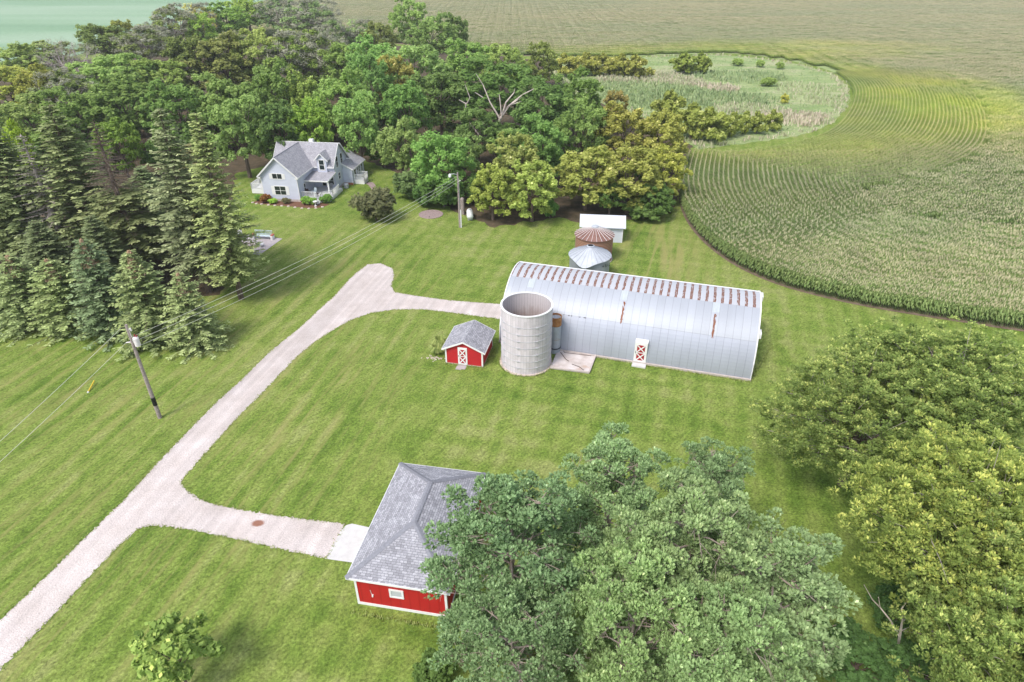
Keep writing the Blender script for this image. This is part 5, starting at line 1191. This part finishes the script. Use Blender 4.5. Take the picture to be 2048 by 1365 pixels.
# elm with bare limbs
ex, ey = G(990, 290)
elm = plant('broad1', ex, ey+7, 15.5, 10.5, 'huge dark elm with bare pale limbs showing in its open front', (.66, .80, .62), WG, rot=1.0)
mm = MB(); rr_ = random.Random(5)
def limb(m, pts, r0, r1, sides=6):
    n = len(pts); m.tube(pts, [r0+(r1-r0)*k/(n-1) for k in range(n)], sides)
def W3(px, py, Y):   # a point seen at the pixel at depth Y
    v = (682.5-py)/FPX; c, s = math.cos(PITCH), math.sin(PITCH); z = CAM_H+Y*(-s+v*c)/(c+v*s); d_ = Y*c-(z-CAM_H)*s; return (Y, (px-1024)/FPX*d_, z)
def pxs(lst, Y):
    o = []
    for px, py in lst: Y_, X_, Z_ = W3(px, py, Y+rr_.uniform(-.3, .3)); o.append((X_, Y_, Z_))
    return o
EY = ey-6.5
for lst, r0, r1 in (([(975, 292), (988, 262), (1002, 236), (1018, 212), (1045, 190), (1068, 178)], .34, .06), ([(1000, 238), (980, 205), (966, 170), (952, 148)], .17, .04), ([(1004, 232), (1012, 205), (1028, 186), (1030, 178)], .2, .05), ([(1022, 210), (1040, 204), (1052, 205)], .10, .03), ([(1003, 232), (1000, 200), (998, 188)], .12, .04), ([(965, 195), (950, 185)], .12, .05),
                    ([(962, 275), (948, 258), (938, 246)], .18, .12), ([(932, 208), (918, 200)], .12, .06), ([(932, 210), (940, 196), (930, 170)], .12, .04), ([(932, 208), (931, 216)], .12, .1), ([(968, 245), (968, 220)], .28, .25), ([(1066, 178), (1075, 178)], .06, .02), ([(1018, 212), (1042, 196), (1050, 196)], .08, .03)):
    limb(mm, pxs(lst, EY), r0, r1)
deadl = mm.build('bare_limbs', 'pale_limb', None, uv=False)
deadl.parent = elm; deadl.matrix_parent_inverse = (Matrix.Translation(elm.location) @ Matrix.Rotation(elm.rotation_euler.z, 4, 'Z') @ Matrix.Diagonal((*elm.scale, 1))).inverted()
# bushes along the slough
GB = 'rounded golden bushes on the far side of the meadow'
for i, (px, py, rp, lab) in enumerate(((1133, 132, 22, 'leftmost bush of the far golden row beyond the meadow'), (1165, 131, 26, 'second bush from the left in the far golden row'), (1200, 132, 26, 'middle bush of the far golden row beyond the meadow'), (1236, 133, 24, 'second bush from the right in the far golden row'), (1272, 135, 26, 'darker bush ending the far golden row on the right'), (1370, 127, 27, 'larger of the two round bushes alone at the meadow top'), (1403, 127, 19, 'smaller of the two round bushes alone at the meadow top'))):
    crown_at('gold_shrub', px, py, rp, 6.5 if i < 5 else 6.0, lab, (1.0, .95, .75) if i < 5 else (.75, .85, .6), GB, zc=2.9)
for px, py, rp, h, lab in ((1385, 247, 34, 7, 'tall golden bush next to the golden trees at the meadow edge'), (1425, 252, 34, 6.5, 'second golden bush from the golden trees along the corn'), (1462, 252, 20, 5, 'golden bush in the gap before the three small round ones'), (1489, 248, 17, 4.6, 'left one of three small round bushes at the meadow edge'), (1516, 247, 17, 4.6, 'middle one of three small round bushes at the meadow edge'), (1549, 243, 17, 4.4, 'right one of three small round bushes at the meadow edge'), (1340, 222, 34, 8, 'pale golden bush behind the orange-gold tree at the meadow')):
    crown_at('gold_shrub', px, py, rp, h, lab, (.85, .9, .7), 'golden bushes between meadow and corn', zc=h*.45)
crown_at('gold_shrub', 1570, 199, 8, 2.4, 'tiny yellow bush alone in the middle of the meadow', (1.3, 1.2, .8), None, zc=1)
for px, py, rp, lab in ((1475, 128, 20, 'low dark shrub by the upper meadow edge'), (1520, 131, 15, 'low green shrub in the middle of the upper meadow edge'), (1560, 135, 14, 'low dark shrub at the right of the upper meadow edge'), (1535, 168, 26, 'flat olive shrub in the open meadow')):
    crown_at('shrub', px, py, rp*.62, 2.4, lab, (1.3, 1.3, 1.0), None, zc=.6)
rr2 = np.random.default_rng(9); mp = np.array([G(*p) for p in slough_px]); N_ = 26000
Q = np.column_stack([rr2.uniform(mp[:, 0].min(), mp[:, 0].max(), N_), rr2.uniform(mp[:, 1].min(), mp[:, 1].max(), N_)])
ins = np.zeros(N_, bool); j = len(mp)-1
for i in range(len(mp)):
    c_ = ((mp[i, 1] > Q[:, 1]) != (mp[j, 1] > Q[:, 1])) & (Q[:, 0] < (mp[j, 0]-mp[i, 0])*(Q[:, 1]-mp[i, 1])/(mp[j, 1]-mp[i, 1]+1e-9)+mp[i, 0]); ins ^= c_; j = i
edge = np.full(N_, 1e9)
for i in range(len(mp)):
    a_, b_ = mp[i], mp[(i+1) % len(mp)]; tt_ = np.clip(((Q-a_)@(b_-a_))/((b_-a_)@(b_-a_)), 0, 1); edge = np.minimum(edge, np.linalg.norm(Q-(a_+tt_[:, None]*(b_-a_)), axis=1))
dens = np.full(N_, .10); hgt = np.full(N_, .35); tn = np.full(N_, .35)
for px, py, rx, ry, de, hh, tc in ((1300, 165, 16, 9, .7, .9, .75), (1420, 180, 8, 3, 1, 1.2, .9), (1250, 190, 26, 10, .6, .8, .35), (1400, 200, 20, 6, .6, .9, .25), (1500, 225, 10, 5, .5, .8, .7), (1600, 240, 10, 4, .8, .9, .9), (1480, 155, 14, 6, .4, .9, .3), (1640, 190, 10, 10, .35, .7, .6)):
    c0 = np.array(G(px, py)); k_ = (((Q-c0)/np.array([rx, ry*1.8]))**2).sum(1) < 1; dens[k_] = de; hgt[k_] = hh; tn[k_] = tc
k_ = (edge < 2.2); dens[k_] = .35; hgt[k_] = .7; tn[k_] = .75
sel = ins & (rr2.random(N_) < dens); Q = Q[sel]; hgt = hgt[sel]*rr2.uniform(.6, 1.3, len(Q)); tn = tn[sel]
V = []; T = []
for (x, y), h_, t_ in zip(Q, hgt, tn):
    for q_ in range(4):
        a = rr2.uniform(0, 6.28); dx, dy = math.cos(a), math.sin(a); w_ = .06+.05*h_; l_ = rr2.uniform(.1, .5)*h_; bx, by = x+rr2.normal(0, .25), y+rr2.normal(0, .25)
        V += [(bx-dy*w_, by+dx*w_, 0.01), (bx+dy*w_, by-dx*w_, 0.01), (bx+dy*w_*.5+dx*l_, by-dx*w_*.5+dy*l_, h_), (bx-dy*w_*.7+dx*l_, by+dx*w_*.7+dy*l_, h_*.85)]; T.append(t_+rr2.normal(0, .15))
rme = npmesh('meadow_grass', np.array(V), np.arange(len(V)).reshape(-1, 4), T, 'reed'); ro_ = bpy.data.objects.new('meadow_grass', rme); COL.objects.link(ro_); tag(ro_, 'patches of tall green and tan wild grass across the meadow', 'grass', None, 'stuff')
# yard shrubs
crown_at('shrub', 750, 414, 45, 5.0, 'round greyish-purple shrub alone on the lawn right of the house', (.86, .68, .95), None, zc=2.0)
crown_at('shrub', 828, 372, 44, 4.6, 'greyish bush at the lawn edge left of the far utility pole', (.8, .85, .9), None, zc=1.9)
crown_at('shrub', 886, 384, 52, 5.8, 'dark green rounded bush right beside the far utility pole', (.6, .75, .6), None, zc=2.3)
crown_at('shrub', 850, 392, 30, 4.0, 'dark bush with orange dead patches left of the far utility pole', (.55, .72, .6), None, zc=1.6)
crown_at('shrub', 1288, 425, 45, 3.0, 'low dark thicket right of the white shed', (.75, .85, .7), None, zc=1.0)
crown_at('shrub', 1320, 412, 28, 2.6, 'low green brush at the cornfield corner', (.9, 1.1, .8), None, zc=1.0)
crown_at('shrub', 1100, 412, 17, 3.2, 'small green sapling-like bush in the shade left of the white shed', (.8, 1.1, .8), None, zc=1.9)
for u, v, r_, h, ti, lab in ((7.2, -.9, 1.0, 1.3, (1.1, 1.35, .8), 'bright green flowering bush under the porch railing, left one'), (8.3, -.85, .8, 1.2, (1.1, 1.35, .8), 'bright green flowering bush under the porch railing, right one'), (10.0, .2, 1.1, 1.4, (.95, 1.25, .8), 'bright green bush right of the white urn'), (1.9, -1.1, .85, .8, (1.5, 1.7, .8), 'pale lime hosta clump below the lower front window'), (3.9, -.9, .8, .9, (.9, .65, .9), 'purplish perennial clump below the corner of the front gable'), (-.9, -.3, .7, 1.0, (1.0, 1.3, .9), 'green clump at the left end of the flower bed')):
    x, y, _ = at_house(u, v); plant('shrub', x, y, h, r_, lab, ti)
x, y, _ = at_house(.5, -.8); fl = plant('shrub', x, y, 1.3, 1.0, 'red-leaved clump at the left corner of the front gable', (1.3, .5, .5))
# shed-side daylilies
def fan(x, y, h, n, label, seed):
    r = np.random.default_rng(seed); V = []; T = []
    for i in range(n):
        a = r.uniform(0, 6.28); L_ = h*r.uniform(.7, 1.2); dr = np.array([math.cos(a), math.sin(a), 0]); sd_ = np.array([-dr[1], dr[0], 0])*.035; b0 = dr*r.uniform(0, .2); p1 = b0+dr*L_*.35+np.array([0, 0, L_*.8]); p2 = b0+dr*L_*.85+np.array([0, 0, L_*.55]); tt = r.random()
        V += [b0-sd_, b0+sd_, p1+sd_, p1-sd_, p1-sd_, p1+sd_, p2+sd_*.2, p2-sd_*.2]; T += [tt, tt]
    me_ = npmesh('leaves', np.array(V), np.arange(len(V)).reshape(-1, 4), T, 'lawn_blade'); o = thing('daylily_clump', label, 'plant', (x, y, 0)); c = bpy.data.objects.new('leaves', me_); COL.objects.link(c); c.parent = o
for px, py, lab, s_ in ((880, 690, 'strappy green daylily clump beside the red shed, rear one', 1), (875, 706, 'strappy green daylily clump beside the red shed, front one', 2)): x, y = G(px, py); fan(x, y, .95, 160, lab, s_)
x, y = G(872, 716); m = MB(); rnd = random.Random(2)
for k in range(40): c_ = (x+rnd.gauss(0, .38), y+rnd.gauss(0, .2)); m.lathe([(.07, 0), (.06, .03), (.01, .05)], 6, c_)
tag(m.build('rubble_stones', 'stone_edge'), 'scatter of pinkish stones below the daylilies by the red shed', 'stones', None, 'stuff')

# tall spruces of the left grove: trunk foot pixel, top row
SG = 'tall spruces of the left grove'
def rooted(kind, bx, by, ty, rpx, label, tint, group, **k):
    x, y = G(bx, by); h = height_at(x, y, ty); r_ = rpx*slant(x, y, h*.3)/FPX; return plant(kind, x, y, h, r_, label, tint, group, **k)
for kd, bx, by, ty, rp, lab, ti in (
 ('spruce0', 483, 598, 216, 73, 'tall light-green spruce nearest the patio, its trunk foot bare', (1.25, 1.28, .95)),
 ('spruce1', 418, 582, 212, 84, 'tall grey-green spruce left of the one nearest the patio', (1.0, 1.0, .95)),
 ('spruce0', 440, 545, 282, 66, 'brownish spruce between the two tall front spruces', (1.0, .85, .75)),
 ('thin_spruce', 292, 560, 238, 84, 'half-dead spruce with bare grey branches all along its top', (1.0, 1.0, .8)),
 ('spruce1', 215, 535, 205, 92, 'broad dark spruce left of the half-dead one', (.95, .98, .8)),
 ('spruce0', 335, 515, 330, 74, 'dark spruce behind the gap right of the half-dead one', (.85, .95, .8)),
 ('dead_spruce', 150, 545, 262, 70, 'grey withered spruce at the left of the broad dark one', (.9, .9, .85)),
 ('spruce1', 95, 540, 236, 86, 'dark green spruce second from the left frame edge', (.9, .95, .78)),
 ('spruce0', 10, 530, 250, 84, 'dark olive spruce cut by the left frame edge', (.95, 1.0, .75)),
 ('spruce1', 240, 600, 430, 66, 'shorter dark spruce behind the young row, centre left', (.7, .75, .65)),
 ('spruce0', 130, 595, 440, 62, 'shorter dark spruce behind the young row, far left', (.7, .75, .65))):
    rooted(kd, bx, by, ty, rp, lab, ti, SG)
crown_at('gold1', 22, 262, 24, 12, 'bright yellow narrow tree between the leftmost spruces', (1.1, 1.2, .5), WG, zc=10)
YG = 'row of young spruces on the left lawn'
for kd, bx, by, ty, rp, lab, ti in (
 ('young0', 398, 690, 548, 60, 'young spruce at the right end of the lawn row', (1.2, 1.25, 1.0)),
 ('young1', 318, 680, 503, 72, 'large young spruce second from right with browned top', (1.15, 1.22, .95)),
 ('young0', 232, 665, 480, 62, 'narrow bluish young spruce in the middle of the row', (.88, 1.02, .95)),
 ('young1', 148, 655, 520, 64, 'young spruce with orange-brown tip third from left', (1.12, 1.2, .9)),
 ('young0', 75, 648, 512, 62, 'young spruce with pale brown tip second from left', (1.12, 1.2, .95)),
 ('young1', -8, 640, 520, 60, 'young spruce cut by the left frame edge', (.95, 1.05, .95))):
    o = rooted(kd, bx, by, ty, rp, lab, ti, YG)

# foreground pines
PG = 'blue-green pines beside the garage'
def top_at(kind, px, py, h, R, label, tint, group, **k):
    x, y = G(px, py, h); return plant(kind, x, y, h, R, label, tint, group, **k)
top_at('pine0', 1022, 962, 13.0, 3.6, 'dense dark pine overhanging the garage roof', (.86, .94, .84), PG, rot=0.5)
top_at('pine1', 1235, 890, 12.6, 3.1, 'pine whose rounded top rises farthest over the lawn, centre', (1.02, 1.05, .92), PG, rot=1.2)
top_at('pine0', 1425, 915, 10.2, 2.6, 'lower pine tip showing behind on the lawn side', (1.0, 1.05, .92), PG, rot=2.2)
top_at('pine1', 1395, 1000, 14.2, 3.4, 'tall light pine right of the centre pine', (1.15, 1.12, .95), PG, rot=2.9)
top_at('pine0', 1590, 1115, 12.2, 3.5, 'pale pine at the lower right of the group', (1.12, 1.12, .98), PG, rot=4.1)
top_at('pine1', 1290, 1130, 13.4, 3.1, 'light pine in front at the bottom edge of the photo', (1.15, 1.15, .92), PG, rot=5.0)
top_at('pine0', 1030, 1185, 11.0, 2.9, 'grey-green pine at the bottom edge below the garage', (.95, 1.0, .88), PG, rot=.1)
top_at('pine1', 1480, 1230, 13.0, 3.0, 'light green pine touching the bottom edge right of centre', (1.12, 1.15, .95), PG, rot=3.5)
# locust-like trees at right
LG = 'yellow-tipped trees along the right side'
top_at('locust0', 1770, 735, 10.5, 5.8, 'spreading olive tree leftmost at the right side near the barn', (.88, .90, .8), LG, rot=.4)
top_at('locust1', 1925, 700, 11.5, 6.6, 'spreading olive tree at the right edge nearest the corn', (.86, .90, .8), LG, rot=1.9)
top_at('locust1', 2010, 950, 12.5, 5.6, 'bright yellow-tipped tree filling the right edge at mid height', (1.2, 1.16, .92), LG, rot=3.0)
top_at('locust1', 2150, 1225, 11.0, 4.4, 'yellow-green tree in the bottom right corner', (.98, 1.02, .9), LG, rot=4.4)
top_at('locust0', 2150, 1100, 12.0, 5.0, 'yellow-green tree mostly beyond the right frame edge', (1.0, 1.0, .9), LG, rot=5.4)
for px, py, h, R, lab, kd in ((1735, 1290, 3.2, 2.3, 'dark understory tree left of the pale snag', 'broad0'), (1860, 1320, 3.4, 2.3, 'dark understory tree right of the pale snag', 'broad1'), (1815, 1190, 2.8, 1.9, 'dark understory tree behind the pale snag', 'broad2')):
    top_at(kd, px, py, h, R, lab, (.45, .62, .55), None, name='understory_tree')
crown_at('shrub', 868, 1345, 45, 2.0, 'dark low bush at the bottom edge against the garage-side pine', (.55, .65, .5), None, zc=.9)
crown_at('gold_shrub', 1115, 1340, 50, 2.5, 'yellow-green brush low between the pines at the bottom edge', (.6, .65, .5), None, zc=1)
# snag
sx0, sy0 = G(1790, 1345); sg = thing('dead_tree', 'bare forked snag among the dark understory at lower right', 'tree', (sx0, sy0, 0))
mm = MB(); Y0 = sy0
def rel(l): return [(a-sx0, b-sy0, c) for a, b, c in l]
Yq = sy0
for lst, r0, r1 in (([(1790, 1345), (1796, 1290), (1800, 1270), (1805, 1240), (1803, 1218), (1815, 1202)], .10, .02), ([(1798, 1272), (1780, 1240), (1760, 1215), (1757, 1195)], .06, .018), ([(1760, 1215), (1745, 1200), (1728, 1170)], .04, .012), ([(1802, 1262), (1825, 1252)], .025, .008), ([(1804, 1245), (1812, 1238)], .02, .008)):
    limb(mm, rel(pxs(lst, Yq)), r0, r1, 6)
mm.build('trunk', 'pale_limb', sg, uv=False)
# sapling bottom-left
top_at('sapling', 318, 1250, 5.4, 2.1, 'young bright green tree at the bottom edge left of the garage', (1.25, 1.35, 1.1), None, rot=1.0)

# ------------------------------------------------------------------ air
HAZE = 0.00022
if HAZE:
    hm = bpy.data.materials.new('haze'); hm.use_nodes = True; hm.node_tree.nodes.clear(); MATS['haze'] = hm
    pv = hm.node_tree.nodes.new('ShaderNodeVolumePrincipled'); pv.inputs['Color'].default_value = (.92, .95, 1, 1); pv.inputs['Density'].default_value = HAZE; pv.inputs['Anisotropy'].default_value = .2
    ho = hm.node_tree.nodes.new('ShaderNodeOutputMaterial'); hm.node_tree.links.new(pv.outputs[0], ho.inputs['Volume'])
    m = MB(); m.box(-1600, 1600, -400, 3100, -1, 37); tag(m.build('haze', 'haze', uv=False), 'thin pale summer haze over the fields', 'haze', None, 'stuff')
